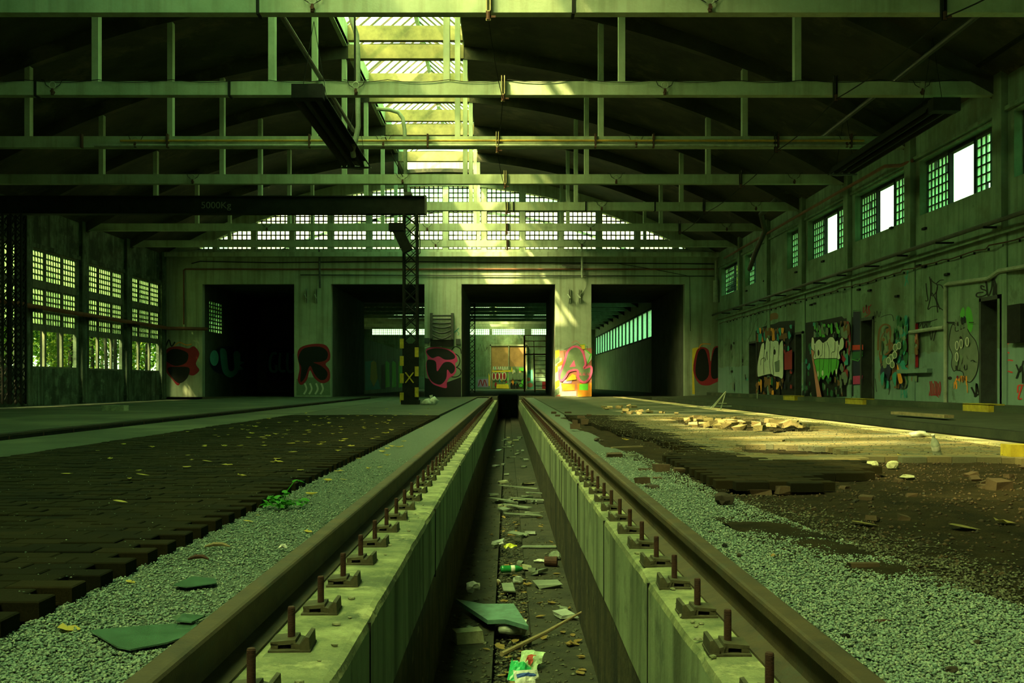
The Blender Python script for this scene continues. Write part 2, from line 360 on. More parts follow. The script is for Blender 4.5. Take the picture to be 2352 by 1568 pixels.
pit_side(1, -.435, 'left', -.54); pit_side(-1, .533, 'right', -.585)
slab('floor', -1.30, -.667, .4, YF, -.14, M['curb']); slab('floor', .765, 1.1, .4, YF, -.14, M['curb'])
slab('floor', -1.30, -.667, YF, 57.4, -.01, M['curb'])
# shutter joints in the pit walls (thin dark grooves stand as slots)
mb = MB()
for y in (3.95, 5.75, 7.9, 10.2, 13, 16.5): mb.box(.529, .540, y, y+.008, -.585, -.15)
for y in (3.3, 6.3, 9.6, 13): mb.box(-.443, -.431, y, y+.007, -.56, -.15)
st(mb.build('trim_pit_joints', M['black']))
mb = MB(); mb.box(-.47, -.094, .4, 57.4, -1.4, -1.17); mb.box(.17, .56, .4, 57.4, -1.4, -1.17); mb.box(-.094, .17, .4, 57.4, -1.45, -1.26)
st(mb.build('floor', M['pitfloor']))
slab('floor', -.47, .56, 57.3, 57.6, -.01, M['concrete'], th=1.4)
# -------- right wall
RW = [(YT[0]-4.43*2+.43, YT[0]-4.43*2+3.8),(YT[0]-4.43+.43, YT[0]-4.43+3.8)]+[(YT[i]+.43, YT[i]+3.78) for i in range(4)]+[(33.75,35.1),(39.9,41.3),(42.7,45.85)]
WZ0, WZ1 = 4.42, 5.66
DR = [(19.85,20.7,2.24),(26.8,27.7,2.27),(33.0,34.0,2.2),(39.3,40.5,2.15)]
holes = [(a-.41, b, WZ0, WZ1) for a, b in RW]+[(a, b, .2, h) for a, b, h in DR]+[(23.2,24.7,.95,2.0)]
mb = MB(); holed(mb, 'x', XR, XR+.45, YB, YF+.4, -.3, 6.7, holes)
PILY = [YT[0]-4.43*k for k in (1,2)]+YT
mb.box(XR-.07, XR+.01, YB, YF, 5.72, 5.80); mb.box(XR-.10, XR+.01, YB, YF, 3.42, 3.52)
st(mb.build('wall_right', M['wall']))
TN = iter(range(1, 60))
for y in PILY:                # pilasters
    mb = MB(); mb.box(XR-.03, XR+.01, y-.42, y-.05, -.1, 3.5); mb.box(XR-.13, XR+.01, y-.42, y-.05, 3.5, 6.5); st(mb.build('trim_%d' % next(TN), M['wall']))
mb = MB()
# -------- left wall
LW = [(29.3,32.6),(33.7,37.1),(38.2,41.5),(42.5,45.9)]
mb = MB(); holed(mb, 'x', XL-.12, XL, YB, YF+.4, -.3, 6.7, [(a, b, 1.13, 4.99) for a, b in LW])
st(mb.build('wall_left', M['wall_left']))
for y in (28.75, 33.15, 37.65, 42.0, 46.25): mb = MB(); mb.box(XL-.01, XL+.12, y-.3, y+.3, -.1, 6.4); st(mb.build('trim_%d' % next(TN), M['wall_left']))
mb = MB(); mb.box(XL-.01, XL+.06, YB, YF, 5.0, 5.14); st(mb.build('trim_%d' % next(TN), M['wall_left']))
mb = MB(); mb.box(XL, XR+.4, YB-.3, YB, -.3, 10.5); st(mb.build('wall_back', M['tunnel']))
# -------- far wall
OP = [(-13.6,-9.5),(-7.86,-3.69),(-2.04,2.14),(3.75,7.92)]
mb = MB(); holed(mb, 'y', YF, YF+.4, XL, XR, -.3, 6.57, [(a, b, -.3, 5.03) for a, b in OP])
GP = [ (AT(1200-88.3*k, 0, YF).x) for k in range(-5, 10)]    # gable pier centres
for x in GP: mb.box(x-.12, x+.12, YF+.02, YF+.35, 6.5, 9.9)
mb.box(XL, XR, YF-.35, YF, 6.22, 6.42)                       # ledge
xs = [XL+(XR-XL)*i/60 for i in range(61)]
for a, b in zip(xs, xs[1:]):
    za, zb = zr(a)-.18, zr(b)-.18
    mb.add([(a,YF-.02,max(za,6.5)),(b,YF-.02,max(zb,6.5)),(b,YF-.02,10.6),(a,YF-.02,10.6),(a,YF+.4,max(za,6.5)),(b,YF+.4,max(zb,6.5)),(b,YF+.4,10.6),(a,YF+.4,10.6)],
           [(0,1,2,3),(4,7,6,5),(0,4,5,1),(2,6,7,3)])
st(mb.build('wall_far', M['far_wall']))
PIL = [(-15.3,-13.6),(-9.5,-7.86),(-3.69,-2.04),(2.14,3.75),(7.92,9.4)]
mb = MB()
for a, b in PIL[1:]: mb.box(a, b, YF+.4, 57.4, -.2, 5.03)
holed(mb, 'x', -13.75, -13.6, YF+.4, 57.4, -.2, 5.03, [(47.7,50.0,2.95,4.4)])
mb.box(XL, XR, YF+.4, 57.4, 5.03, 5.4); mb.box(XL, XR, YF+.4, YF+.8, 5.03, 6.5)
mb.box(-13.6, -9.5, 57.1, 57.4, -.2, 5.03)
mb.box(-13.6, -9.5, 56.9, 57.1, -.2, 5.0)
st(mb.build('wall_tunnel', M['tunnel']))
# broken jamb at the right opening
mb = MB(); mb.box(XR+.42, XR+.5, YB, 47, -.3, 4.0); st(mb.build('wall_right', M['tunnel']))
# -------- roof shell with skylight opening
def shell(y0, y1, hole=None):
    mb = MB(); xs = [XL-.4+(XR+.8-XL)*i/72 for i in range(73)]; S0, S1 = -4.4, -1.2
    xs = sorted(set(xs+[S0, S1]))
    for a, b in zip(xs, xs[1:]):
        m = (a+b)/2; segs = [(y0, y1)]
        if hole and S0 < m < S1: segs = [(y0, hole[0]), (hole[1], y1)]
        for p, q in segs:
            if q-p < .01: continue
            za, zb = zr(a)+.35, zr(b)+.35
            mb.add([(a,p,za),(b,p,zb),(b,q,zb),(a,q,za),(a,p,za+.16),(b,p,zb+.16),(b,q,zb+.16),(a,q,za+.16)],
                   [(0,3,2,1),(4,5,6,7),(0,1,5,4),(3,7,6,2)]+([(0,4,7,3)] if abs(a-S1) < 1e-6 or a == xs[0] else [])+([(1,2,6,5)] if abs(b-S0) < 1e-6 or b == xs[-1] else []))
    return st(mb.build('ceiling', M['roof']))
shell(YB, YF+.4, (-4.6, 46.2))
def skylight(y0, y1, n, gap, seed):
    S0, S1, zc, zrdg = -4.4, -1.2, 10.5, 11.95; R = random.Random(seed)
    mb = MB()
    for s in (S0-.12, S1): mb.box(s, s+.12, y0, y1, 9.88, zc)
    mb.box(-2.86, -2.74, y0, y1, zrdg-.14, zrdg)
    k = max(2, int((y1-y0)/.55)); gl = MB(); br = MB()
    for i in range(k+1):
        y = y0+(y1-y0)*i/k
        for s, e in ((S0-.05, -2.8), (S1+.05, -2.8)):
            br.cyl((s, y, zc-.02), (e, y, zrdg-.02), .036, n=4)
        if i < k:
            yn = y0+(y1-y0)*(i+1)/k
            for s in (S0-.05, S1+.05):
                for q in range(3):
                    if R.random() < gap: continue
                    t0, t1 = q/3, (q+1)/3; a = s+(-2.8-s)*t0; b = s+(-2.8-s)*t1; za = zc+(zrdg-zc)*t0; zb = zc+(zrdg-zc)*t1
                    gl.add([(a,y+.02,za+.01),(a,yn-.02,za+.01),(b,yn-.02,zb+.01),(b,y+.02,zb+.01)], [(0,1,2,3) if s < -2.8 else (3,2,1,0)])
    o = st(mb.build('window_%d' % next(WN), M['beam'])); gl.build('glass_pane', M['skyglass'], o); br.build('glazing_bars', M['bar'], o); return o
import itertools; WN = itertools.count(1)
edges = [-4.6, 3.6]+[y for y in [6.74, 11.17]+YT]+[46.2]  # first bay is an unseen extension over the camera, added to brighten the floor
gaps = [0, .30, .42, .36, .10, .03, .03, .10, .22, .45, .6]
for i, (a, b) in enumerate(zip(edges, edges[1:])): skylight(a+.1, b-.1, 7, gaps[i], i+3)
# -------- glass block windows
def blocks(axis, c, u0, u1, z0, z1, nu, nz_, mb, gl, j=.022, clip=None, miss=0, seed=0):
    R = random.Random(seed)
    def P(u, cc, z): return (cc, u, z) if axis == 'x' else (u, cc, z)
    def bx(ua, ub, za, zb, d):
        a = P(ua, c-d, za); b = P(ub, c+d, zb); mb.box(min(a[0],b[0]), max(a[0],b[0]), min(a[1],b[1]), max(a[1],b[1]), za, zb)
    du = (u1-u0)/nu; dz = (z1-z0)/nz_
    for i in range(nu+1):
        u = u0+i*du; zt = z1 if clip is None else min(z1, clip(u))
        if zt > z0: bx(u-j/2, u+j/2, z0, zt, .03)
    for k in range(nz_+1):
        z = z0+k*dz
        if clip is None: bx(u0, u1, z-j/2, z+j/2, .03)
        else:
            for i in range(nu):
                if z < clip(u0+(i+.5)*du): bx(u0+i*du, u0+(i+1)*du, z-j/2, z+j/2, .03)
    for i in range(nu):
        for k in range(nz_):
            a, b, e, f = u0+i*du+j/2, u0+(i+1)*du-j/2, z0+k*dz+j/2, z0+(k+1)*dz-j/2
            if clip is not None and e > clip((a+b)/2): continue
            if R.random() < miss: continue
            q = c; mu = (a+b)/2; mz = (e+f)/2; s = .028*(1 if axis == 'x' else 1)
            gl.add([P(a,q,e), P(b,q,e), P(b,q,f), P(a,q,f), P(mu,q-s,mz)], [(0,1,4),(1,2,4),(2,3,4),(3,0,4)])
# right wall windows
for wi, (a, b) in enumerate(RW):
    mb = MB(); gl = MB(); fr = MB(); c = XR+.2
    z0, z1 = WZ0, WZ1-.02
    if b-a > 3.2:
        blocks('x', c, a+.02, a+.87, z0, z1-.06, 4, 6, mb, gl, seed=wi, miss=.05); blocks('x', c, b-1.17, b-.02, z0, z1-.06, 6, 6, mb, gl, seed=wi+9, miss=.05)
        o0, o1 = a+.90, b-1.20
    elif b > 42: 
        o0, o1 = a+.35, a+1.25; blocks('x', c, b-1.75, b-.05, z0, z1-.06, 8, 6, mb, gl, seed=wi); blocks('x', c, a+.02, a+.3, z0, z1-.06, 1, 6, mb, gl)
    else:
        o0, o1 = a+.05, a+.45; blocks('x', c, a+.5, b-.02, z0, z1-.06, 4, 6, mb, gl, seed=wi)
    mb.box(c-.04, c+.06, a, b, z1-.06, WZ1)
    w = st(mb.build('window_%d' % next(WN), M['mortar'])); gl.build('glass_block_pane', M['block'], w)
    for u in (o0, o1): fr.box(c-.05, c+.05, u-.035, u+.035, z0, z1)
    fr.box(c-.05, c+.05, o0, o1, z0-.0, z0+.05); fr.box(c-.05, c+.05, o0, o1, z1-.07, z1)
    fr.build('frame', M['black'], w)
    if wi == 8:      # loose steel grille hanging askew across the last window
        g = MB()
        for k in range(9): g.cyl((c-.1, a+.6+.2*k, z1-.1), (c-.25, a+.05+.2*k, z0+.02), .012, n=5)
        for k in range(7): t = k/6; g.cyl((c-.1-.15*t, a+.6-.55*t, z1-.1-(z1-z0-.12)*t), (c-.1-.15*t, a+2.2-.55*t, z1-.1-(z1-z0-.12)*t), .012, n=5)
        g.build('grille', M['black'], w)
# left wall windows
for wi, (a, b) in enumerate(LW):
    mb = MB(); gl = MB(); fr = MB(); c = XL-.05; L = b-a
    rows = [(3.97, 4.94, 5), (3.12, 3.70, 3), (2.54, 2.95, 2)]
    cols = [(a+.03, a+.83, 4), (a+1.02, a+2.17, 6), (a+2.36, b-.03, 5)]
    for (z0, z1, nz_) in rows:
        for (u0, u1, nu) in cols: blocks('x', c, u0, u1, z0, z1, nu, nz_, mb, gl, seed=wi*9+nu)
    w = st(mb.build('window_%d' % next(WN), M['mortar'])); gl.build('glass_block_pane', M['leftblock'], w)
    for z0, z1 in ((1.10,1.16),(2.33,2.52),(2.97,3.10),(3.72,3.95),(4.95,5.0)): fr.box(c-.03, c+.06, a, b, z0, z1)
    for u0, u1 in ((a+.85,a+1.0),(a+2.19,a+2.34)): fr.box(c-.03, c+.05, u0, u1, 1.1, 4.99)
    fr.build('frame', M['bframe'], w)
# gable panels
for i, (xa, xb) in enumerate(zip(sorted(GP), sorted(GP)[1:])):
    mb = MB(); gl = MB(); a, b = xa+.13, xb-.13
    clip = lambda x: zr(x)-.14
    if clip((a+b)/2) < 6.75: 
        if max(clip(a), clip(b)) < 6.7: continue
    blocks('y', YF+.18, a, b, 6.60, 9.54, 7, 14, mb, gl, j=.05, clip=clip, miss=.06, seed=i)
    if not gl.v: continue
    w = st(mb.build('window_%d' % next(WN), M['mortar'])); gl.build('glass_block_pane', M['gblock'], w)
# -------- arch trusses
M['beam2'] = surf('arch_concrete', (.30,.30,.19), (.14,.15,.09), 1.2, streak=.3, bscale=25)
def truss_parts(t, Y, x0=XL, x1=XR):
    mb = MB(); mb.box(x0, x1, Y-.10, Y+.10, 6.105, 6.365); mb.build('tie_beam', M['beam'], t)
    mb = MB(); xs = [x0+(x1-x0)*i/60 for i in range(61)]; vs = []; 
    for x in xs: vs += [(x,Y-.11,zr(x)),(x,Y+.11,zr(x)),(x,Y+.11,zr(x)+.37),(x,Y-.11,zr(x)+.37)]
    fs = [(i*4+k, i*4+(k+1)%4, i*4+4+(k+1)%4, i*4+4+k) for i in range(60) for k in range(4)]+[(3,2,1,0),(240,241,242,243)]
    mb.add(vs, fs); mb.build('arch_rib', M['roof'], t)  # rib takes the dark roof colour, standing in for shade away from the skylight
    mb = MB(); mb.box(-4.38, -1.2, Y-.125, Y+.125, 9.55, 9.93); mb.build('lit_rib_part', M['tanbeam'], t)  # rib's skylit stretch as a separate beam, its brightness put into the colour
    mb = MB(); mb.box(-4.4, -1.2, Y-.1, Y+.1, 10.06, 10.46); mb.build('skylight_beam', M['tanbeam'], t)
    for x in (-11.2,-7.87,-4.5,-1.16,2.19,5.55):
        mb = MB(); mb.box(x-.062, x+.062, Y-.09, Y+.09, 6.365, zr(x)+.02); mb.build('hanger_post', M['beam'], t)

TL = ['nearest concrete roof truss crossing the top edge of the photo', 'second concrete roof truss, wires sagging along its top edge',
      'third concrete roof truss carrying the two long pipes', 'fourth concrete roof truss, just beyond the hanging heater',
      'fifth concrete roof truss, right above the black crane beam', 'sixth concrete roof truss, second nearest to the glass block gable', 'farthest concrete roof truss, closest to the glass block gable']
for i, Y in enumerate(YT):
    t = thing('roof_truss', TL[i], 'roof truss', (-2.95, Y, 6.1), 'concrete roof trusses of the hall'); truss_parts(t, Y)
# -------- second hall
mb = MB(); holed(mb, 'x', XR, XR+.3, 57.4, 112, -.2, 6.8, [(60,111,3.6,5.5)]); st(mb.build('wall_right', M['far_wall']))
mb = MB(); gl = MB()
y = 60.0
while y < 111:
    mb.box(XR-.05, XR+.1, y-.09, y+.09, 3.6, 5.5); y += 2.55
for z in (3.6, 5.46): mb.box(XR-.05, XR+.1, 60, 111, z-.05, z+.05)
w = st(mb.build('window_%d' % next(WN), M['mortar']))
gl = MB()
for k in range(20): gl.add([(XR+.05,60+2.55*k,3.6),(XR+.05,62.55+2.55*k,3.6),(XR+.05,62.55+2.55*k,5.5),(XR+.05,60+2.55*k,5.5)], [(0,1,2,3)])
gl.build('glass_pane', M['dimglass'], w)
mb = MB(); holed(mb, 'x', XL-.3, XL, 57.4, 112, -.2, 6.8, [(60+4.43*k,63.2+4.43*k,1.2,4.9) for k in (6,8)]); st(mb.build('wall_left', M['wall_left']))
mb = MB(); holed(mb, 'y', 112, 112.3, XL, XR, -.2, 10.4, [(-14.5,-1.9+0,5.8,8.9),(-1.6,1.9,5.8,9.3),(2.6,8.6,5.8,8.4)]); st(mb.build('wall_end', M['wall']))
mb = MB(); gl = MB(); x = -14.5
while x < 8.6: mb.box(x-.02, x+.02, 112.1, 112.2, 5.8, 9.3); x += .21
z = 5.8
while z < 9.3: mb.box(-14.5, 8.6, 112.1, 112.2, z-.02, z+.02); z += .23
for k in range(23): gl.add([(-14.5+k,112.18,5.8),(-13.5+k,112.18,5.8),(-13.5+k,112.18,9.3),(-14.5+k,112.18,9.3)], [(0,1,2,3)])
w = st(mb.build('window_%d' % next(WN), M['mortar'])); gl.build('glass_pane', M['gblock'], w)
shell(57.4, 112.3, (93, 111))
skylight(93.1, 110.9, 20, .15, 78)
Y = 61.8; k = 0
proto = None
while Y < 110:
    if proto is None:
        proto = thing('roof_truss', 'row of concrete roof trusses in the hall beyond the middle doorway', 'roof truss', (-2.95, Y, 6.1), 'roof trusses of the hall beyond the doorways'); truss_parts(proto, Y)
    else: dup(proto, (-2.95, Y, 6.1))
    Y += 4.43
mb = MB(); mb.box(XL, XR, 57.4, 57.7, 5.03, 10.4); st(mb.build('wall_front_added', M['whitewall']))  # front wall added in white so the gable glass looks bright against it
# -------- outside ground
slab('floor', -75, XL-.4, -10, 120, -.3, M['ground']); slab('floor', XR+.45, 60, -10, 120, -.3, M['ground'])

mb = MB(); gl = MB(); blocks('x', -13.66, 47.7, 50.0, 2.95, 4.4, 6, 8, mb, gl, j=.05); w = st(mb.build('window_%d' % next(WN), M['mortar'])); gl.build('glass_block_pane', M['leftblock'], w)
# ================================================================== RAILS AND FASTENINGS
M['darkrail'] = surf('shaded_rail', (.020,.018,.010), (.008,.008,.005), 6, rough=.7, spec=.2)  # dark tone standing in for the shade below the neighbouring rail heads
def rail(xc, label, y0=.4, y1=57.3, w=.033, mat=None):
    pr = [(-.066,-.14),(.066,-.14),(.066,-.132),(.012,-.118),(.009,-.105),(.009,-.050),(.014,-.042),(w,-.034),(w,-.010),(w-.004,-.003),(w-.012,0),
          (-w+.012,0),(-w+.004,-.003),(-w,-.010),(-w,-.034),(-.014,-.042),(-.009,-.050),(-.009,-.105),(-.012,-.118),(-.066,-.132)]
    mb = MB(); mb.prism([(xc+x, z) for x, z in pr], y0, y1)
    return tag(mb.build('rail', mat or M['rust']), label, 'rail')
rail(-.7525, 'long rusty rail on the left side of the inspection pit')
rail(.7425, 'long rusty rail on the right side of the inspection pit')
rail(-6.09, 'dark rail of the neighbouring track, left of the brick paving', 2, 46.4, mat=M['darkrail'])
rail(6.475, 'dark rail of the neighbouring track at the right, beyond the sunlit strip', 2, 46.4, mat=M['darkrail'])
rail(-11.7, 'farthest left rail, low beneath the big windows', 2, 46.4, mat=M['darkrail'])
def make_clip():
    t = thing('rail_fastening', '', 'rail fastening', (0,0,0))
    mb = MB(); mb.box(-.062,.055,-.062,.062,0,.006); mb.build('base_plate', M['plate'], t)
    mb = MB()
    mb.prism([(-.060,.006),(-.032,.006),(-.030,.018),(-.048,.042),(-.058,.040)], -.058, .058)     # outer lip
    mb.prism([(-.034,.006),(-.018,.006),(-.014,.024),(-.030,.020)], -.050, .050)
    mb.prism([(-.020,.020),(.050,.016),(.052,.026),(-.018,.032)], -.046, .046)                     # bridge to the rail foot
    mb.box(-.020,-.006,-.046,.046,.006,.022); mb.box(.030,.050,-.046,-.020,.004,.020); mb.box(.030,.050,.020,.046,.004,.020)
    mb.build('clamp', M['plate'], t)
    mb = MB(); prof = [(.011,.0)]; z = .03
    while z < .112: prof += [(.0112, z), (.0096, z+.0015)]; z += .003
    prof += [(.0100,.114),(.0080,.116)]
    mb.lathe(prof, Matrix.Translation((0,0,0)), 12); mb.build('bolt', M['rust_dark'], t, smooth=False)
    return t
c0 = make_clip(); first = True
names = ['', 'second nearest', 'third nearest', 'fourth nearest', 'fifth nearest', 'sixth nearest', 'seventh nearest', 'eighth nearest', 'ninth nearest', 'tenth nearest']
for side, xs, ys0, rz in (('right', .615, 2.45, 0), ('left', -.61, 2.49, PI)):
    k = 0; y = ys0
    while y < 44:
        o = c0 if first else dup(c0, (xs, y, -.14), rz)
        if first: o.location = (xs, y, -.14); first = False
        o.rotation_euler = (0, 0, rz+random.uniform(-.05, .05))
        far = k > 9
        o['label'] = ('nearest rusty upright bolt and clamp on the %s pit rail' % side if k == 0 else
                      '%s rusty upright bolt and clamp on the %s pit rail' % (names[k] if not far else 'far', side)) if not far else \
                     'small distant rusty bolt and clamp beside the %s pit rail' % side
        o['group'] = 'rail fastenings along the %s pit rail' % side
        k += 1; y += .465
y = 12.5
while y < 42:
    o = dup(c0, (-5.96, y, -.14), PI, 'small dark bolt standing beside the dark left track rail', 'rail fastenings on the neighbouring left track'); y += .93
# ================================================================== GRAVEL, SOIL, PAVING
def scatter(name, P, S, mat, label, cat, flat=.7):
    n = len(P); o = np.array([(1,0,0),(0,1,0),(-1,0,0),(0,-1,0),(0,0,1),(0,0,-1)], float)
    a = rng.uniform(0, 2*PI, n); ca, sa = np.cos(a), np.sin(a)
    V = np.repeat(o[None], n, 0)*(1+rng.uniform(-.35, .35, (n,6,1)))
    V[:,:,0] *= rng.uniform(.7, 1.4, (n,1)); V[:,:,2] *= flat*rng.uniform(.6, 1.2, (n,1)); V += rng.uniform(-.25, .25, V.shape)
    X = V[:,:,0]*ca[:,None]-V[:,:,1]*sa[:,None]; Y = V[:,:,0]*sa[:,None]+V[:,:,1]*ca[:,None]
    W = np.stack([X, Y, V[:,:,2]], -1)*S[:,None,None]+P[:,None,:]
    f = np.array([(0,1,4),(1,2,4),(2,3,4),(3,0,4),(1,0,5),(2,1,5),(3,2,5),(0,3,5)])
    Fc = (np.arange(n)[:,None,None]*6+f[None]).reshape(-1)
    me = bpy.data.meshes.new(name); me.vertices.add(n*6); me.vertices.foreach_set('co', W.reshape(-1))
    me.loops.add(n*24); me.loops.foreach_set('vertex_index', Fc); me.polygons.add(n*8)
    me.polygons.foreach_set('loop_start', np.arange(0, n*24, 3)); me.polygons.foreach_set('loop_total', np.full(n*8, 3))
    me.materials.append(mat); me.update(); me.validate()
    ob = bpy.data.objects.new(name, me); COL.objects.link(ob); WP[ob] = Vector((0,0,0)); tag(ob, label, cat, kind='stuff'); return ob
def xb(y):            # where the right gravel gives way to soil
    return float(np.interp(y, [1, 2.4, 3, 3.8, 5.6, 8, 14, 20], [1.55, 1.52, 1.46, 1.38, 1.22, 1.17, 1.12, 1.1]))+.05*noise.noise(Vector((y*1.7, 3, 0)))
def ysamp(n, y0, y1, p=1.6):
    u = rng.uniform(0, 1, n); a = y0**(-p); b = y1**(-p); return (a+(b-a)*u)**(-1/p)
slab('floor', -1.31, -.787, .4, YF, -.047, M['gravelbase'], th=.09)
def gz(x, y): return -.045+nz(x, y, 1.5, .006)+nz(x, y, 30, .003)
vs = []; fs = []; ys = np.concatenate([np.arange(1, 12, .06), np.arange(12, 46.6, .5)]); nx = 14
for y in ys:
    e = xb(y)+.12
    for i in range(nx+1):
        x = .776+(e-.776)*i/nx; t = i/nx; vs.append((x, y, gz(x, y)*(1-t**3)+(soilz(x, y)-.03)*t**3 if y < 19.9 else -.03))
for j in range(len(ys)-1):
    for i in range(nx): a = j*(nx+1)+i; fs.append((a, a+1, a+nx+2, a+nx+1))
mb = MB(); mb.add(vs, fs); st(mb.build('floor', M['gravelbase'], smooth=True))
n = 26000; y = ysamp(n, 2.0, 9); x = rng.uniform(-1.30, -.79, n)
P = np.stack([x, y, np.array([gz(a, b) for a, b in zip(x, y)])+rng.uniform(-.001, .006, n)], 1)
scatter('gravel', P, rng.uniform(.0028, .0065, n), M['gravel'], 'grey green gravel between the left rail and the brick paving', 'gravel')
n = 46000; y = ysamp(n, 2.0, 10); xe = np.array([xb(b) for b in y]); x = .785+(xe-.785+.06)*rng.uniform(0, 1, n)
P = np.stack([x, y, np.array([gz(a, b) for a, b in zip(x, y)])+rng.uniform(-.001, .007, n)], 1)
scatter('gravel', P, rng.uniform(.0028, .0068, n), M['gravel'], 'grey green gravel beside the right rail', 'gravel')
n = 9000; y = ysamp(n, 2.0, 9); xe = np.array([xb(b) for b in y]); x = xe+np.abs(rng.normal(0, .22, n))
P = np.stack([x, y, np.array([soilz(a, b) for a, b in zip(x, y)])+.003], 1)
scatter('gravel', P, rng.uniform(.003, .008, n), M['gravel_dirty'], 'scattered dirty pebbles on the brown soil at the right', 'gravel')
n = 5000; y = rng.uniform(3, 9, n); x = rng.uniform(1.4, 5.0, n)
P = np.stack([x, y, np.array([soilz(a, b) for a, b in zip(x, y)])+.002], 1)
scatter('soil_crumbs', P, rng.uniform(.004, .014, n), M['rubble'], 'loose crumbs of earth and brick over the bare soil', 'debris')
n = 5200; y = rng.uniform(8.8, 19.5, n); x = rng.uniform(1.3, 4.9, n)
P = np.stack([x, y, np.full(n, .006)], 1)
scatter('grit', P, rng.uniform(.004, .010, n), M['gravel_dirty'], 'pale grit and broken glass on the paving at the right', 'grit', .4)
n = 1500; y = ysamp(n, 2.5, 16, 1.2); x = rng.uniform(-4.1, -1.35, n)
P = np.stack([x, y, np.full(n, .003)], 1)
scatter('grit', P, rng.uniform(.0015, .0045, n), M['gravel'], 'tiny pale specks of grit on the left brick paving', 'grit', .4)
def brick(mb, x0, x1, y0, y1, z, th=.055):
    b = .004; mb.add([(x0,y0,z-th),(x1,y0,z-th),(x1,y1,z-th),(x0,y1,z-th),(x0,y0,z-b),(x1,y0,z-b),(x1,y1,z-b),(x0,y1,z-b),
        (x0+b,y0+b,z),(x1-b,y0+b,z),(x1-b,y1-b,z),(x0+b,y1-b,z)],
        [(0,1,5,4),(1,2,6,5),(2,3,7,6),(3,0,4,7),(4,5,9,8),(5,6,10,9),(6,7,11,10),(7,4,8,11),(8,9,10,11)])
mb = MB(); y = 2.0; r = 0
while y < 20:
    x = -4.15; off = .1025 if r % 2 else 0
    xe = -1.32+.05*noise.noise(Vector((y*.8, 9, 0)))
    x = -4.15-off
    while x+.2 < xe+.075:
        x1 = x+.20
        if x1-x > .05: brick(mb, max(x, -4.15), x1, y, y+.104, .002+random.uniform(-.0035, .0035)+nz(x, y, .8, .008))
        x += .205
    y += .1085; r += 1
st(mb.build('floor', M['brick']))
def yfront(x): return float(np.interp(x, [1.1, 1.35, 1.9, 2.0, 2.6, 2.9, 4.2, 4.9], [9.0, 6.4, 6.3, 7.0, 7.4, 8.7, 8.6, 8.2]))+.25*noise.noise(Vector((x*4, 1, 0)))
def xleft(y): return float(np.interp(y, [6, 6.4, 8.5, 10, 14, 18, 20], [1.42, 1.37, 1.33, 1.75, 1.45, 1.2, 1.16]))+.12*noise.noise(Vector((y*2.3, 7, 0)))
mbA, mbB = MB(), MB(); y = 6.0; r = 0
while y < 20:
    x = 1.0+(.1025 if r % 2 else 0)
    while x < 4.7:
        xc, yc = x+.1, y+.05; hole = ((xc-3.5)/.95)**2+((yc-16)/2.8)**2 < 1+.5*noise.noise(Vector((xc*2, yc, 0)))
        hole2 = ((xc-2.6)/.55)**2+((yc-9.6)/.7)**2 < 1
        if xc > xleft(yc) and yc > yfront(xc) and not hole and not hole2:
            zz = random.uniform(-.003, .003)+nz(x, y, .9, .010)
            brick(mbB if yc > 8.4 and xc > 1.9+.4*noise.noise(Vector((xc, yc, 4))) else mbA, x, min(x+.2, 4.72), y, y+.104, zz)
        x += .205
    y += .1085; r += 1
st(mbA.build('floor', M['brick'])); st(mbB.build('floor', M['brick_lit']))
# ================================================================== THINGS LYING ABOUT
def chunk(px, py, w, h, mat, name, label, cat, seed=0, group=None, zf=None, kind='blob', d=None, rz=0.0):
    z = -.03
    for _ in range(3):
        g = G(px, py, z); z = zf(g.x, g.y) if zf else -.04
    g = G(px, py, z); s = g.y/F; W, H = w*s, h*s; D = d if d else W*.7
    mb = MB()
    R = Matrix.Rotation(rz, 3, 'Z') @ Matrix.Rotation(random.uniform(-.12, .12), 3, 'X')
    if kind == 'blob': mb.blob((g.x, g.y, z+H*.42), (W, D, H*1.1), seed=seed, rough=.28, R=R)
    else: mb.rbox((g.x, g.y, z+H*.45), (W, D, H), R, jit=.07)
    o = mb.build(name, mat); tag(o, label, cat, group); return o
def floorz(x, y): return .0
BR = 'brick lumps lying on the right gravel'
chunk(1662, 1160, 44, 32, M['rubble'], 'brick_lump', 'big dark upright lump of broken brick at the gravel edge', 'brick lump', 1, zf=gz)
chunk(1519, 1083, 34, 18, M['rubble'], 'paving_brick', 'dark loose paving brick standing on right gravel, edge to camera', 'brick', 2, zf=gz, kind='box', d=.10)
chunk(1410, 1050, 36, 10, M['rubble'], 'paving_brick', 'long dark brick lying left of a pale flat brick on the gravel', 'brick', 3, zf=gz, kind='box', d=.1)
chunk(1450, 1048, 32, 6, M['greywood'], 'flat_brick', 'pale flat brick lying right of the long dark brick', 'brick', 4, zf=gz, kind='box', d=.1)
chunk(1476, 1111, 30, 16, M['rubble'], 'brick_lump', 'left of two dark brick halves beside the right rail', 'brick lump', 5, zf=gz, kind='box', rz=.4)
chunk(1500, 1121, 34, 9, M['rubble'], 'brick_lump', 'flatter right one of two dark brick halves beside the rail', 'brick lump', 6, zf=gz)
chunk(1560, 1083, 26, 9, M['rubble'], 'brick_lump', 'small dark brick lump right of the standing brick', 'brick lump', 7, zf=gz, kind='box')
chunk(1480, 1080, 28, 5, M['rubble'], 'brick_sliver', 'thin brick sliver left of the standing brick', 'brick piece', 8, zf=gz, kind='box', d=.03)
for k, (x, y, w, h) in enumerate([(1322,984,22,12),(1343,974,16,13),(1321,972,12,8),(1335,962,18,8),(1353,957,12,6),(1272,949,12,4),(1281,956,11,4),(1305,949,16,4)]):
    chunk(x, y, w, h, M['rubble'], 'brick_lump', 'dark brick lump in the loose heap far down beside the right rail', 'brick lump', 20+k, 'loose bricks heaped beyond the right gravel', zf=lambda a,b: -.01, kind='box')
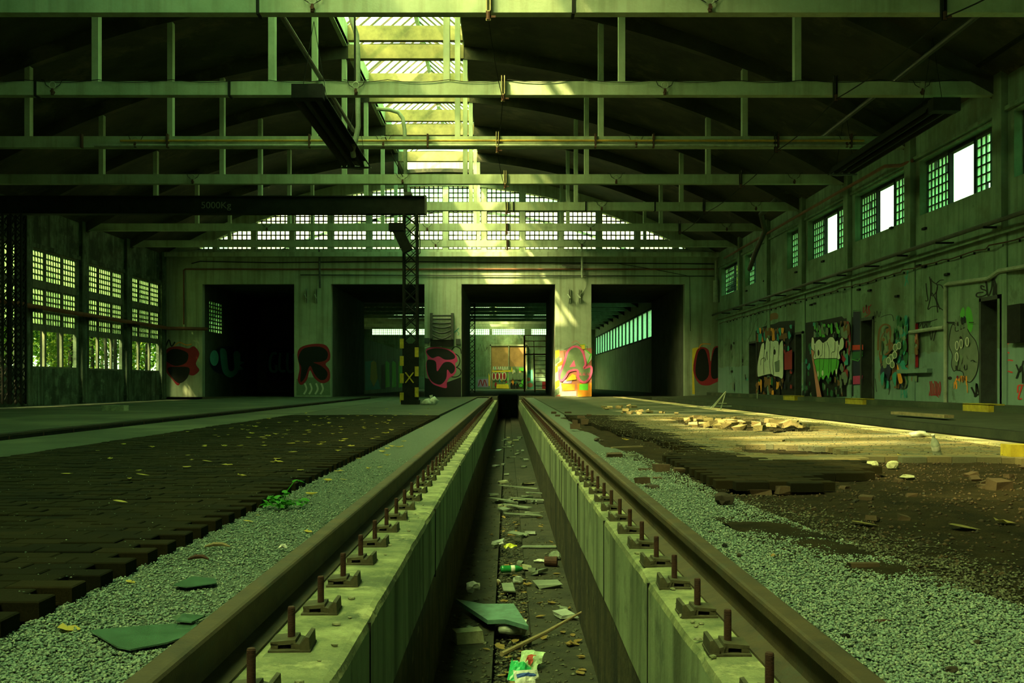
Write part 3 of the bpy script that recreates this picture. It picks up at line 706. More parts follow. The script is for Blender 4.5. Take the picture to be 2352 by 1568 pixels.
chunk(1370, 1013, 12, 8, M['rubble'], 'brick_lump', 'left of two small dark lumps on the gravel far along the rail', 'brick lump', 31, zf=gz)
chunk(1384, 1013, 12, 4, M['rubble'], 'brick_lump', 'flat right one of two small dark lumps far along the rail', 'brick lump', 32, zf=gz)
chunk(1985, 1306, 66, 15, M['rubble'], 'brick_fragment', 'flat brown brick fragment where gravel meets soil', 'brick piece', 33, zf=gz, kind='box', d=.05)
chunk(2187, 1545, 34, 17, M['rubble'], 'stone', 'dark reddish stone near the bottom right corner', 'stone', 34, zf=gz)
chunk(1943, 1466, 20, 14, M['black'], 'stone', 'black round stone beside the right rail head', 'stone', 35, zf=gz)
chunk(1962, 1472, 16, 7, M['rubble'], 'stone', 'small flat stone touching the black round stone', 'stone', 36, zf=gz)
chunk(1664, 1256, 14, 9, M['black'], 'stone', 'farther of three small dark pebbles on the gravel', 'stone', 37, zf=gz)
chunk(1697, 1280, 12, 10, M['rubble'], 'stone', 'brownish pebble left of the middle gravel', 'stone', 38, zf=gz)
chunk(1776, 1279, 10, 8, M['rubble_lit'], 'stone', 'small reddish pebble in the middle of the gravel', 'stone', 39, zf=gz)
chunk(2245, 1480, 20, 12, M['rubble'], 'stone', 'dark pebble among dirty gravel near the right edge', 'stone', 40, zf=gz)
chunk(1635, 1223, 14, 6, M['rubble'], 'stone', 'flat dark pebble below the big brick lump', 'stone', 41, zf=gz)
chunk(2028, 1430, 42, 9, M['rust_dark'], 'bark_scrap', 'dark reddish scrap of bark on the right gravel', 'bark piece', 42, zf=gz, d=.02)
chunk(1815, 1262, 46, 3, M['rust_dark'], 'twig', 'short dark twig on the right gravel', 'twig', 43, zf=gz, d=.008)
chunk(2294, 1124, 44, 24, M['rubble'], 'paving_brick', 'dark brick tipped up on the bare soil at the right edge', 'brick', 44, zf=soilz, kind='box', d=.1, rz=.3)
chunk(2265, 1121, 30, 9, M['rubble'], 'brick_piece', 'low brick piece left of the tipped brick', 'brick piece', 45, zf=soilz, kind='box', d=.08)
chunk(2052, 1078, 26, 22, M['stone'], 'concrete_lump', 'pale round lump of concrete standing on the soil', 'concrete lump', 46, zf=soilz)
chunk(2002, 1080, 36, 22, M['stone'], 'concrete_lump', 'pale broken lump with a brick face, left of the round one', 'concrete lump', 47, zf=soilz)
chunk(2084, 1100, 38, 12, M['stone'], 'concrete_lump', 'low pale lump lying in front of the round one', 'concrete lump', 48, zf=soilz)
chunk(1942, 1092, 22, 10, M['stone'], 'concrete_lump', 'small pale lump left of the broken paving corner', 'concrete lump', 49, zf=soilz)
chunk(1828, 1088, 28, 9, M['stone'], 'concrete_lump', 'flat greyish lump at the foot of the paving step', 'concrete lump', 50, zf=soilz)
chunk(1852, 1090, 16, 14, M['stone'], 'concrete_lump', 'small upright lump right of the flat greyish one', 'concrete lump', 51, zf=soilz)
chunk(1810, 1133, 60, 18, M['rubble'], 'brick_slab', 'long dark slab of joined bricks sunk in the soil', 'brick slab', 52, zf=soilz, kind='box', d=.22)
chunk(1740, 1135, 50, 12, M['rubble'], 'brick_slab', 'dark slab of bricks between lump and long slab', 'brick slab', 53, zf=soilz, kind='box', d=.2)
chunk(1510, 1100, 20, 4, M['rubble'], 'brick_piece', 'thin dark piece between the brick halves and the paving', 'brick piece', 54, zf=gz, kind='box', d=.04)
# sunlit rubble in the hole of the paving
random.seed(21)
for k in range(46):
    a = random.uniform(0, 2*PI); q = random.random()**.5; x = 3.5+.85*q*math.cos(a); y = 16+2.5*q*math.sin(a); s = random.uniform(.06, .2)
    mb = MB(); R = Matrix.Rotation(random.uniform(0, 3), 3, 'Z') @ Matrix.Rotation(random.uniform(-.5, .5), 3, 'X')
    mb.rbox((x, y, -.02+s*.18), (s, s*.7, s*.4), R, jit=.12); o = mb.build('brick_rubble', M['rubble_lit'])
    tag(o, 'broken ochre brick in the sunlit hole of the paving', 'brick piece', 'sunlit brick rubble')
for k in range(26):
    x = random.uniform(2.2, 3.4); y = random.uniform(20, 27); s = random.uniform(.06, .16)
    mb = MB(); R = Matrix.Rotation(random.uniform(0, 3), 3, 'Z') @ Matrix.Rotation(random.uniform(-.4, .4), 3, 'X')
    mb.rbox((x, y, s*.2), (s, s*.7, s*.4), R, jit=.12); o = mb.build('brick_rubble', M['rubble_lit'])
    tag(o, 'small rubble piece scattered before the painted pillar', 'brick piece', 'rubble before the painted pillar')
for k in range(40):
    x = random.uniform(1.5, 4.6); y = random.uniform(4.8, 8.2)
    if y > yfront(x)-.1: continue
    s = random.uniform(.03, .09); z = soilz(x, y)
    mb = MB(); R = Matrix.Rotation(random.uniform(0, 3), 3, 'Z') @ Matrix.Rotation(random.uniform(-.4, .4), 3, 'X')
    mb.rbox((x, y, z+s*.15), (s, s*.7, s*.4), R, jit=.14); o = mb.build('brick_chip', M['rubble'])
    tag(o, 'dark brick chip on the bare soil below the broken paving', 'brick chip', 'brick chips on the bare soil')
# planks, boards, rods
def plank(p0, p1, w, th, mat, name, label, cat, up=0):
    p0, p1 = Vector(p0), Vector(p1); d = (p1-p0); L = d.length; R = d.to_track_quat('X', 'Z').to_matrix(); mb = MB()
    mb.rbox((p0+p1)/2+Vector((0,0,th/2+up)), (L, w, th), R); o = mb.build(name, mat); return tag(o, label, cat)
plank(G(1632,1009), G(1800,1014), .10, .02, M['wood'], 'plank', 'sunlit plank lying across the right paving', 'plank')
plank(G(2056,951,.05), G(2180,960,.05), .16, .05, M['wood'], 'plank', 'brownish beam lying on the dark floor near the right wall', 'plank')
plank(G(1405,1034,-.03), G(1475,1031,-.03), .03, .012, M['wood'], 'stick', 'pale stick behind the long dark brick', 'stick', .02)
plank(G(1777,995), G(1825,989), .02, .02, M['black'], 'stick', 'thin black stick with a reddish end on the sunlit strip', 'stick')
plank(G(1600,934), G(1680,933), .04, .02, M['white_plastic'], 'batten', 'pale batten lying on the paving before the folding trestle', 'batten')
# trestle and post in the right trough
b = G(1650, 941); t = thing('trestle', 'small leaning A-shaped metal trestle standing by the right track', 'trestle', (b.x, b.y, 0))
y = b.y; top = AT(1667, 899, y)
for (px, py, q, nm) in ((1632,938,y-.25,'leg'),(1655,941,y-.1,'leg'),(1638,936,y+.25,'leg')):
    g = AT(px, py, q); g.z = max(g.z, .0); mb = MB(); mb.cyl(g, top, .013, n=6); mb.build('leg', M['pole'], t)
mb = MB(); mb.cyl(AT(1650,926,y-.1), AT(1669,926,y-.1), .011, n=6); mb.build('crossbar', M['pole'], t)
mb = MB(); g = G(1740, 927, -.1); mb.cyl((g.x, g.y, -.15), (g.x, g.y, .28), .03, n=8); tag(mb.build('post_stub', M['pole']), 'short pale post stub standing in the right trough', 'post')
# bottle, rag, yellow block on the right
def bottle(name, label, c, L, r, mat, R, neck=True, m2=None):
    t = thing(name, label, 'bottle', c); M4 = Matrix.Translation(Vector(c)) @ R.to_4x4()
    mb = MB(); mb.lathe([(r*.7,0),(r,.01*L/.2),(r*1.0,.1*L),(r,.30*L),(r*.95,.34*L),(r,.38*L),(r,.58*L),(r*.9,.68*L),(r*.45,.84*L),(r*.34,.88*L),(r*.34,.95*L)], M4, 14)
    mb.build('body', mat, t, smooth=True)
    mb = MB(); mb.lathe([(r*1.02,.40*L),(r*1.02,.56*L)], M4, 14); mb.build('paper_label', m2 or M['white_plastic'], t)
    mb = MB(); mb.lathe([(r*.42,.945*L),(r*.42,1.0*L),(r*.3,1.0*L)], M4, 10); mb.build('cap', M['white_plastic'], t); return t
g = G(2156, 1052, -.03); bottle('bottle', 'shiny crushed plastic bottle propped against the broken slab edge', (g.x, g.y, -.04), .24, .035, M['can_metal'], Matrix.Rotation(-.35, 3, 'Y') @ Matrix.Rotation(.3, 3, 'X'))
g = G(2112, 1003); mb = MB(); mb.blob((g.x, g.y, .03), (.22, .14, .07), rough=.45, seed=3); tag(mb.build('rag', M['white_plastic'], smooth=True), 'crumpled white paper lying in the sunlit edge strip', 'paper')
g = G(2352, 1046); mb = MB(); mb.rbox((g.x+.02, g.y, .03), (.35, .18, .13)); tag(mb.build('kerb_block', M['yellow']), 'yellow painted block at the end of the sunlit strip', 'block')
for k, (x0, x1, ly) in enumerate([(1950,1990,'middle yellow painted step block along the right wall, below the striped mural'),(2223,2283,'nearest yellow painted step block, below the tall grey doorway'),(1806,1832,'farthest yellow painted step block on the right platform')]):
    Ya = F*8.9/(x1-CX); Yb = F*8.9/(x0-CX); mb = MB(); mb.box(8.80, 8.93, Ya, Yb, .075, .215); mb.box(8.80, 9.1, Ya, Yb, .2, .225); tag(mb.build('step_block', M['yellow']), ly, 'step')
# slab pieces of glass on the left gravel
def flat(pts, z, th, mat, name, label, cat, tilt=0, zf=None):
    gs = [G(x, y, z) for x, y in pts]; n = len(gs); vs = [(g.x, g.y, z+tilt*(i/n)) for i, g in enumerate(gs)]; vs += [(a, b, c+th) for a, b, c in vs]
    mb = MB(); mb.add(vs, [tuple(range(n)), tuple(range(n, 2*n))]+[(i, (i+1)%n, n+(i+1)%n, n+i) for i in range(n)]); return tag(mb.build(name, mat), label, cat)
flat([(205,1450),(350,1438),(445,1432),(470,1450),(385,1478),(300,1494),(270,1488)], -.034, .004, M['shard'], 'glass_shard', 'big flat sheet of dusty broken glass on the left gravel', 'glass shard')
flat([(395,1420),(420,1413),(472,1420),(440,1436),(405,1434)], -.030, .004, M['shard'], 'glass_shard', 'small bright glass shard touching the big sheet', 'glass shard', .01)
flat([(398,1345),(440,1325),(495,1330),(498,1340),(430,1350)], -.034, .003, M['shard'], 'glass_shard', 'dusty glass shard farther up the left gravel', 'glass shard')
def crescent(px, py, w, mat, label, name, cat):
    g = G(px, py, -.035); L = w*g.y/F; mb = MB(); mb.tube([(g.x-L/2, g.y, -.03),(g.x-L/6, g.y+.01, -.022),(g.x+L/5, g.y, -.02),(g.x+L/2, g.y-.01, -.028)], [.004,.009,.008,.003], 6); tag(mb.build(name, mat), label, cat)
crescent(500, 1258, 60, M['wood'], 'pale split piece of wood on the left gravel', 'wood_splinter', 'wood piece')
crescent(456, 1287, 50, M['rust_dark'], 'dark brown piece of bark below the pale wood', 'bark_scrap', 'bark piece')
crescent(650, 1262, 20, M['white_plastic'], 'small pale cigarette butt beside the left rail', 'cigarette_butt', 'cigarette butt')
crescent(285, 1155, 30, M['wood'], 'thin pale twig on the left brick paving', 'twig', 'twig')
# white bag near the lattice column
g = G(990, 929); mb = MB(); mb.blob((g.x-.1, g.y, .07), (.34, .25, .2), seed=9, rough=.35); mb.blob((g.x+.08, g.y, .10), (.26, .2, .26), seed=4, rough=.35); mb.cyl((g.x+.02, g.y, .15), (g.x, g.y, .27), .03, .05, 7)
tag(mb.build('plastic_bag', M['white_plastic'], smooth=True), 'knotted white plastic bag on the floor by the lattice column', 'bag')
g = G(264, 943, 0); mb = MB(); mb.rbox((g.x, g.y, .06), (.5, .3, .12)); tag(mb.build('concrete_block', M['stone']), 'pale concrete block on the dark floor below the left windows', 'block')
# leaves
def leaf_mesh(mb, c, L, rz, curl=.3, kind=0, tilt=0):
    ol = [(0,0),(.16,.24),(.42,.34),(.7,.24),(1,0),(.7,-.22),(.42,-.33),(.16,-.22)] if kind == 0 else [(0,0),(.10,.42),(.32,.30),(.62,.45),(1,.05),(.66,-.30),(.42,-.22),(.14,-.40)]
    R = Matrix.Rotation(rz, 3, 'Z') @ Matrix.Rotation(tilt, 3, 'Y')
    vs = [Vector(c)+R @ Vector(((x-.5)*L, y*L, abs(y)*curl*L+(x-.5)**2*curl*L+.003)) for x, y in ol]+[Vector(c)+R @ Vector((0, 0, .003))]
    fs = [(i, (i+1)%8, 8) for i in range(8)]; k = len(mb.v); mb.add(vs, fs); lo = min(v.z for v in vs)-c[2]
    for i in range(k, len(mb.v)): q = mb.v[i]; mb.v[i] = (q[0], q[1], q[2]-lo+.002)
random.seed(5)
LV = [(158,1452,46,gz,'big curled yellow leaf lying on the gravel at lower left',1),(476,1061,20,floorz,'yellow leaf standing upright on the left paving',0),
 (328,1093,26,floorz,'flat yellow leaf left of the upright one, on the paving',0),(556,1094,18,floorz,'small yellow leaf below right of the upright one',1),
 (571,1200,22,gz,'yellow brown leaf on the gravel just below the green weed',0),(593,1185,10,gz,'tiny orange leaf right below the weed',0),
 (707,1224,18,gz,'brown leaf leaning against the outer side of the left rail',1),(276,1155,30,floorz,'narrow withered leaf on the near paving',0),
 (790,1103,16,gz,'yellow leaf at the far end of the left gravel',0),(640,1062,18,floorz,'yellow leaf in the row crossing the middle of the paving',1),
 (1438,1011,16,gz,'bright yellow leaf on the rubble beyond the right rail',1),(1613,1031,12,lambda x,y:.0,'small orange leaf on the right paving',0),
 (2073,1049,20,lambda x,y:-.02,'yellow leaf at the foot of the broken slab edge',1),(2215,1222,60,soilz,'broad flat pale leaf half sunk in the soil',0),
 (2310,1203,42,soilz,'pale curled leaf near the right edge of the soil',1),(1985,1208,52,soilz,'pale leaf pointing left on the bare soil',0),(300,1340,24,gz,'greenish wrapper scrap at the brick edge',0)]
for (px, py, w, zf, lab, kd) in LV:
    z = 0
    for _ in range(3): g = G(px, py, z); z = zf(g.x, g.y)
    L = w*g.y/F*1.2; mb = MB(); leaf_mesh(mb, (g.x, g.y, z+.002), L, random.uniform(-.5, .5), .35 if kd else .15, kd, .15)
    tag(mb.build('fallen_leaf', M['duskleaf'] if zf is soilz else M['dryleaf']), lab, 'leaf')
proto = []
for k in range(5):
    mb = MB(); leaf_mesh(mb, (0,0,0), .085, 0, .15+.1*k, k % 2); proto.append(mb)
for k in range(150):
    if k < 105: py = random.choice([random.uniform(935, 1000), random.uniform(950, 1030)]); px = random.uniform(560, 1010)-(py-935)*1.0
    else: py = random.uniform(960, 1120); px = random.uniform(150, 900)
    g = G(px, py)
    if g.x > -1.4 or g.x < -4.1: 
        if not (-1.28 < g.x < -.82): continue
    z = gz(g.x, g.y)+.004 if g.x > -1.35 else .004
    sc = random.uniform(.5, 1.15)
    mb = MB(); leaf_mesh(mb, (g.x, g.y, z), .085*sc, random.uniform(0, 6.28), random.uniform(.1, .5), k % 2)
    tag(mb.build('fallen_leaf', M['dryleaf']), 'small dry yellow leaf among those strewn over the left paving', 'leaf', 'dry leaves strewn over the left paving')
# weed at the brick edge
g = G(650, 1168, -.04); t = thing('weed', 'small bright green weed growing at the edge of the brick paving', 'plant', (g.x, g.y, -.045))
random.seed(12); stems = MB(); lv = MB()
for px, py, n_ in ((618,1148,4),(635,1146,4),(660,1156,4),(622,1160,4),(683,1156,4),(695,1152,3),(645,1138,3),(628,1140,4),(612,1156,3),(645,1150,3),(650,1128,3),(668,1152,4),(688,1148,3),(640,1160,2),(676,1105,2)):
    tip = AT(px, py, g.y+random.uniform(-.05, .05)); b0 = Vector((g.x+random.uniform(-.02, .02), g.y, -.045)); mid = (b0+tip)/2+Vector((random.uniform(-.02, .02), 0, .02))
    s = MB(); s.tube([b0, mid, tip], .0022, 5); s.build('stem', M['weed'], t)
    for q in range(n_):
        l = MB(); c = tip+Vector((random.uniform(-.018, .018), random.uniform(-.02, .02), random.uniform(-.008, .008))); R = Matrix.Rotation(random.uniform(0, 6.28), 3, 'Z') @ Matrix.Rotation(random.uniform(-.6, .6), 3, 'X'); L = random.uniform(.030, .050)
        ol = [(0,0),(.12,.3),(.3,.22),(.4,.5),(.55,.28),(.75,.3),(1,0),(.75,-.3),(.55,-.28),(.4,-.5),(.3,-.22),(.12,-.3)]
        vs = [c+R @ Vector((x*L, y*L*.9, -x*x*.3*L)) for x, y in ol]; l.add(vs+[c+R @ Vector((.45*L, 0, .03*L))], [(i, (i+1)%12, 12) for i in range(12)]); l.build('leaf', M['weed'], t)
# ---------------- litter in the pit
PZ, CZ = -1.17, -1.26
def pg(px, py, z=PZ): return G(px, py, z)
t0 = [(1046,1367),(1110,1373),(1180,1385),(1214,1428),(1160,1420),(1120,1410)]
gs = [pg(x, y, PZ+.10+.03*(i % 2)) for i, (x, y) in enumerate(t0)]; mb = MB(); n = 6
vs = [(a.x, a.y, PZ+.06+.05*(a.x+.1)) for a in gs]; vs += [(a, b, c+.03) for a, b, c in vs]
mb.add(vs, [tuple(reversed(range(n))), tuple(range(n, 2*n))]+[(i, (i+1)%n, n+(i+1)%n, n+i) for i in range(n)]); tag(mb.build('foam_board', M['foam']), 'pointed teal foam board lying across the pit channel', 'board')
g = pg(1085, 1385, PZ); mb = MB(); mb.blob((g.x, g.y, PZ+.14), (.10,.08,.08), seed=2, rough=.4); tag(mb.build('foam_lump', M['white_plastic'], smooth=False), 'crumbly pale lump on top of the teal foam board', 'lump')
g = pg(1074, 1478); mb = MB(); mb.rbox((g.x, g.y+.05, PZ+.045), (.20, .13, .08), Matrix.Rotation(.25, 3, 'Z'), jit=.06); tag(mb.build('concrete_block', M['stone']), 'broken grey block on the left pit floor below the foam board', 'block')
a, b = pg(1152, 1502, PZ+.02), AT(1343, 1401, pg(1343, 1440, PZ).y); a.z = PZ+.02
mb = MB(); mb.tube([a, (a+b)/2+Vector((0,0,-.01)), b], [.017,.014,.007], 7); tag(mb.build('stick', M['wood']), 'long yellowish stick leaning from the channel up to the right pit wall', 'stick')
R90 = Matrix.Rotation(PI/2, 3, 'Y')
def lying(px, py, L, r, mat, rz, name, label, z=CZ, m2=None):
    g = pg(px, py, z); R = Matrix.Rotation(rz, 3, 'Z') @ R90; return bottle(name, label, (g.x, g.y, z+r+.01), L, r, mat, R, m2=m2)
lying(1150, 1318, .24, .036, M['bottle_green'], .15, 'bottle', 'dark green glass bottle lying across the pit channel', CZ+.05)
lying(1146, 1458, .17, .033, M['can_metal'], -.35, 'bottle', 'ribbed clear plastic bottle below the foam board', CZ+.06, M['can_metal'])
lying(1178, 1345, .12, .033, M['can_metal'], .1, 'bottle', 'stubby clear bottle right of the grey board in the channel', CZ+.03)
lying(1140, 1350, .13, .028, M['wood'], 1.4, 'bottle', 'brown bottle standing askew at the left of the channel', CZ+.02)
g = pg(1188, 1452, CZ+.06); mb = MB(); mb.rbox((g.x, g.y, CZ+.10), (.13,.10,.07), Matrix.Rotation(-.2, 3, 'Z') @ Matrix.Rotation(.3, 3, 'X'))
t = thing('carton', 'small pale carton with a red printed badge in the channel', 'carton', (g.x, g.y, CZ+.06)); mb.build('box', M['white_plastic'], t)
mb = MB(); R = Matrix.Rotation(-.2, 3, 'Z') @ Matrix.Rotation(.3, 3, 'X')
for q, mt in ((.9,'badge_red'),(.55,'badge_green')):
    m_ = MB(); pts = [R @ Vector((.045*q*math.cos(k*PI/8), .034*q*math.sin(k*PI/8), .037+(1-q)*.002))+Vector((g.x, g.y, CZ+.10)) for k in range(16)]; m_.add(pts, [tuple(range(16))]); m_.build('printed_badge', paint(mt, (.5,.08,.05) if q > .8 else (.2,.35,.2)), t)
g = pg(1200, 1560, CZ+.05); t = thing('chip_bag', 'shiny green and white snack bag at the bottom of the channel', 'bag', (g.x, g.y, CZ))
random.seed(8)
def crumple(c, sx, sy, sz, n, mat, nm, seed, par, R=None):
    mb = MB(); vs = []; R = R or Matrix.Identity(3)
    for j in range(n+1):
        for i in range(n+1):
            u, v = i/n-.5, j/n-.5; h = (1-(2*u)**2)*(1-(2*v)**2); vs.append(Vector(c)+R @ Vector((u*sx, v*sy, h*sz+noise.noise(Vector((u*5+seed, v*5, 1)))*sz*.7)))
    mb.add(vs, [(j*(n+1)+i, j*(n+1)+i+1, (j+1)*(n+1)+i+1, (j+1)*(n+1)+i) for j in range(n) for i in range(n)]); return mb.build(nm, mat, par)
crumple((g.x-.02, g.y-.03, CZ+.10), .13, .17, .05, 9, M['bag_green'], 'bag_bottom', 1, t, Matrix.Rotation(.3, 3, 'Y') @ Matrix.Rotation(.5, 3, 'X'))
crumple((g.x+.05, g.y+.10, CZ+.14), .15, .16, .045, 9, paint('pale_green_print', (.35,.62,.34), (.55,.62,.4)), 'bag_top', 4, t, Matrix.Rotation(-.5, 3, 'Z') @ Matrix.Rotation(.7, 3, 'X'))
crumple((g.x+.05, g.y+.07, CZ+.155), .05, .08, .03, 5, paint('red_print', (.55,.10,.06)), 'red_print', 6, t, Matrix.Rotation(-.5, 3, 'Z') @ Matrix.Rotation(.7, 3, 'X'))
g = pg(1205, 1567, CZ+.05); t = thing('wrapper', 'torn white wrapper with red and blue print below the green bag', 'wrapper', (g.x, g.y, CZ))
crumple((g.x+.01, g.y-.05, CZ+.10), .15, .11, .02, 7, M['white_plastic'], 'sheet', 3, t, Matrix.Rotation(.15, 3, 'Z') @ Matrix.Rotation(.6, 3, 'X'))
crumple((g.x+.01, g.y-.055, CZ+.108), .12, .03, .02, 7, paint('blue_print', (.05,.12,.45)), 'blue_stripe', 3, t, Matrix.Rotation(.15, 3, 'Z') @ Matrix.Rotation(.6, 3, 'X'))
def board(px, py, L, w, rz, mat, label, z=PZ, tilt=0, th=.012, name='board'):
    g = pg(px, py, z); mb = MB(); mb.rbox((g.x, g.y, z+th/2+abs(tilt)*L/2), (L, w, th), Matrix.Rotation(rz, 3, 'Z') @ Matrix.Rotation(tilt, 3, 'Y'), jit=.05); return tag(mb.build(name, mat), label, 'board')
board(1168, 1350, .10, .36, .06, M['greywood'], 'grey board lying lengthwise in the channel', CZ+.06)
board(1236, 1256, .36, .10, .03, M['greywood'], 'grey plank reaching right from the channel to the pit wall', PZ+.01)
board(1190, 1228, .22, .16, -.3, M['greywood'], 'grey square board tilted over the channel', PZ+.02, .1)
flatlab = ['nearest of the splintered boards piled across the pit', 'second of the splintered boards piled across the pit', 'wide board in the pile across the pit', 'board sticking out at the left of the pile', 'short board at the right end of the pile', 'farthest board of the pile across the pit']
for k, (px, py, L, w, rz) in enumerate([(1200,1185,.5,.08,.25),(1185,1165,.42,.09,-.35),(1215,1150,.55,.12,.12),(1150,1150,.4,.07,-.5),(1235,1135,.35,.1,.3),(1190,1122,.6,.06,-.1)]):
    board(px, py, L, w, rz, M['greywood'], flatlab[k], PZ+.02+.01*k, .08)
crumple((pg(1172,1262).x, pg(1172,1262).y, CZ+.12), .14, .10, .04, 6, M['yellow_wrapper'], 'wrapper', 9, None); tag(bpy.context.scene.objects[-1] if False else [o for o in COL.objects if o.name.startswith('wrapper') and 'label' not in o][-1], 'bright yellow crumpled wrapper in the pit channel', 'wrapper')
g = pg(1263, 1300); mb = MB(); mb.cyl((g.x-.05, g.y, PZ+.05), (g.x+.07, g.y-.02, PZ+.05), .045, .05, 12); tag(mb.build('tin_can', M['rust_dark']), 'dark open tin can on the right pit floor', 'can')
crumple((pg(1240,1292).x, pg(1240,1292).y, PZ+.02), .12, .06, .02, 6, M['white_plastic'], 'paper_scrap', 2, None)
tag([o for o in COL.objects if o.name.startswith('paper_scrap')][-1], 'pale paper scrap left of the open tin can', 'paper')
crumple((pg(1275,1285).x, pg(1275,1285).y, PZ+.04), .12, .12, .05, 6, M['greywood'], 'crumpled_paper', 5, None)
tag([o for o in COL.objects if o.name.startswith('crumpled_paper')][-1], 'crumpled greyish paper at the foot of the right pit wall', 'paper')
random.seed(31); cnt = 0
for k in range(110):           # leaves in the channel and along the wall feet
    y = random.choice([random.uniform(4.3, 7.5), random.uniform(6.5, 14)]); x = random.choice([random.uniform(-.08, .16)]*3+[random.uniform(.40, .52), random.uniform(-.3, .5)])
    z = CZ+.03+random.uniform(0, .05) if -.09 < x < .165 else PZ+.003
    mb = MB(); leaf_mesh(mb, (x, y, z), random.uniform(.05, .09), random.uniform(0, 6.28), random.uniform(.2, .6), k % 2, random.uniform(-.3, .3))
    tag(mb.build('fallen_leaf', M['pitleaf']), 'withered leaf among the litter on the pit floor', 'leaf', 'withered leaves in the pit')
n = 5200; y = ysamp(n, 3.8, 20, .9); x = np.where(rng.uniform(0,1,n) < .6, rng.uniform(-.09, .165, n), rng.uniform(-.43, .52, n)); z = np.where((x > -.09) & (x < .165), CZ+.012+rng.uniform(0,.03,n), PZ+.003)
scatter('pit_debris', np.stack([x, y, z], 1), rng.uniform(.004, .02, n), M['gravel_dirty'], 'fine rubble and shreds covering the pit floor', 'debris', .5)
random.seed(77)
for k in range(60):
    y = random.uniform(7, 34); x = random.uniform(-.35, .46); s = random.uniform(.06, .22); mb = MB()
    mb.rbox((x, y, PZ+.03), (s, s*random.uniform(.3, .9), .03), Matrix.Rotation(random.uniform(0, 3), 3, 'Z') @ Matrix.Rotation(random.uniform(-.3, .3), 3, 'X'), jit=.12)
    tag(mb.build('litter_piece', random.choice([M['greywood'], M['greywood'], M['stone'], M['can_metal']])), 'flat piece of litter farther along the pit floor', 'litter', 'litter farther along the pit')
for k in range(34):            # crumbs of concrete on the two curbs
    s = random.choice((-1, 1)); y = random.uniform(2.4, 7); x = random.uniform(.48, .56)*s if s < 0 else random.uniform(.55, .6)
    mb = MB(); q = random.uniform(.008, .02); mb.blob((x, y, -.14+q*.3), (q*1.5, q, q*.8), seed=k, sub=1); tag(mb.build('concrete_crumb', M['stone']), 'crumb of concrete lying on the pit curb', 'crumb', 'crumbs on the pit curbs')
# ================================================================== OVERHEAD AND ON THE WALLS
def lamp(X, Y, z, label):
    t = thing('lamp_holder', label, 'lamp holder', (X, Y, z), 'ring lamp holders on the roof beams')
    mb = MB(); mb.tube([(X+.06*math.cos(a*PI/8), Y-.16, z+.16+.06*math.sin(a*PI/8)) for a in range(17)], .012, 6); mb.build('ring', M['greypipe'], t)
    mb = MB(); mb.cyl((X, Y-.16, z+.10), (X, Y-.16, z-.02), .022, .03, 8); mb.cyl((X, Y-.2, z+.04), (X, Y-.1, z+.04), .03, n=8); mb.build('socket', M['rust_dark'], t)
    for s in (-1, 1):
        mb = MB(); mb.tube([(X+s*.05, Y-.15, z+.12),(X+s*.13, Y-.14, z+.17),(X+s*.17, Y-.12, z+.27),(X+s*.24, Y-.1, z+.285)], .007, 5); mb.build('wire', M['black'], t)
side = {-8.65:'outer left', -2.88:'left of centre', 3.0:'right of centre', 7.9:'outer right'}
for i, Y in enumerate(YT):
    for X in (-8.65,-2.88,3.0,7.9):
        if i == 0 and abs(X) > 5: continue
        if i == 6 and abs(X) > 5: continue
        if i == 4 and X < -5: continue
        lamp(X, Y, 6.11, 'ring lamp holder on the %s roof beam from the top, %s' % (ordn(i), side[X]))
def cable_bracket(X, Y, label, mat, par='cable brackets along the roof beams'):
    t = thing('cable_bracket', label, 'bracket', (X, Y, 5.95), par)
    mb = MB(); mb.box(X-.035, X-.02, Y-.2, Y-.11, 5.98, 6.45); mb.box(X+.02, X+.035, Y-.2, Y-.11, 5.98, 6.45); mb.box(X-.035, X+.035, Y-.2, Y-.185, 5.95, 6.10); mb.build('bracket_plate', mat, t)
    mb = MB(); mb.cyl((X, Y-.2, 5.96), (X, Y-.2, 6.08), .03, n=8); mb.box(X, X+.11, Y-.19, Y-.17, 6.0, 6.03); mb.build('hook', M['rust_dark'], t)
ca = [(-.28,0),(-.08,1),(-.23,2),(-.06,3),(-.02,4),(-.02,5),(-.0,6)]
pts = []
for X, i in ca:
    cable_bracket(X, YT[i], 'yellowish cable bracket near the middle of the %s roof beam from the top' % ordn(i), M['edge'] if i < 5 else M['rust_dark'])
    pts.append(Vector((X, YT[i]-.2, 6.0)))
def sag(name, pts, s, r, mat, label, cat='cable'):
    out = []
    for a, b in zip(pts, pts[1:]):
        for k in range(8): t = k/8; out.append(a.lerp(b, t)+Vector((0, 0, -4*s*t*(1-t))))
    out.append(pts[-1]); mb = MB(); mb.tube(out, r, 5); return tag(mb.build(name, mat), label, cat)
sag('cable', pts, .12, .008, M['black'], 'thin cable slung between the middle brackets of the roof beams')
cb = [(6.45,0),(6.24,1),(6.25,2),(6.42,3),(6.25,4),(6.2,5)]
pts = [Vector((7.0, 12.6, 6.0))]
for X, i in cb:
    cable_bracket(X, YT[i], 'dark cable bracket on the right part of the %s roof beam from the top' % ordn(i), M['black']); pts.append(Vector((X, YT[i]-.2, 6.0)))
sag('cable', pts, .08, .012, M['black'], 'thick dark cable slung between the right brackets of the roof beams')
for i, (X, s) in enumerate([(-3.7,0),(.98,0),(-9.0,1),(-5.3,1),(4.7,4),(.2,4),(2.5,4),(9.0,0)]):
    Y = YT[s]; mb = MB(); mb.box(X-.022, X+.022, Y-.125, Y-.10, 6.09, 6.38); mb.box(X-.022, X+.022, Y-.125, Y+.12, 6.08, 6.1)
    tag(mb.build('beam_strap', M['black']), 'dark flat strap clamped round the %s roof beam, %s' % (ordn(s), ['left of centre','right of centre','far left','left','right','at the middle','right of the middle','far right'][i]), 'strap', 'straps on the roof beams')
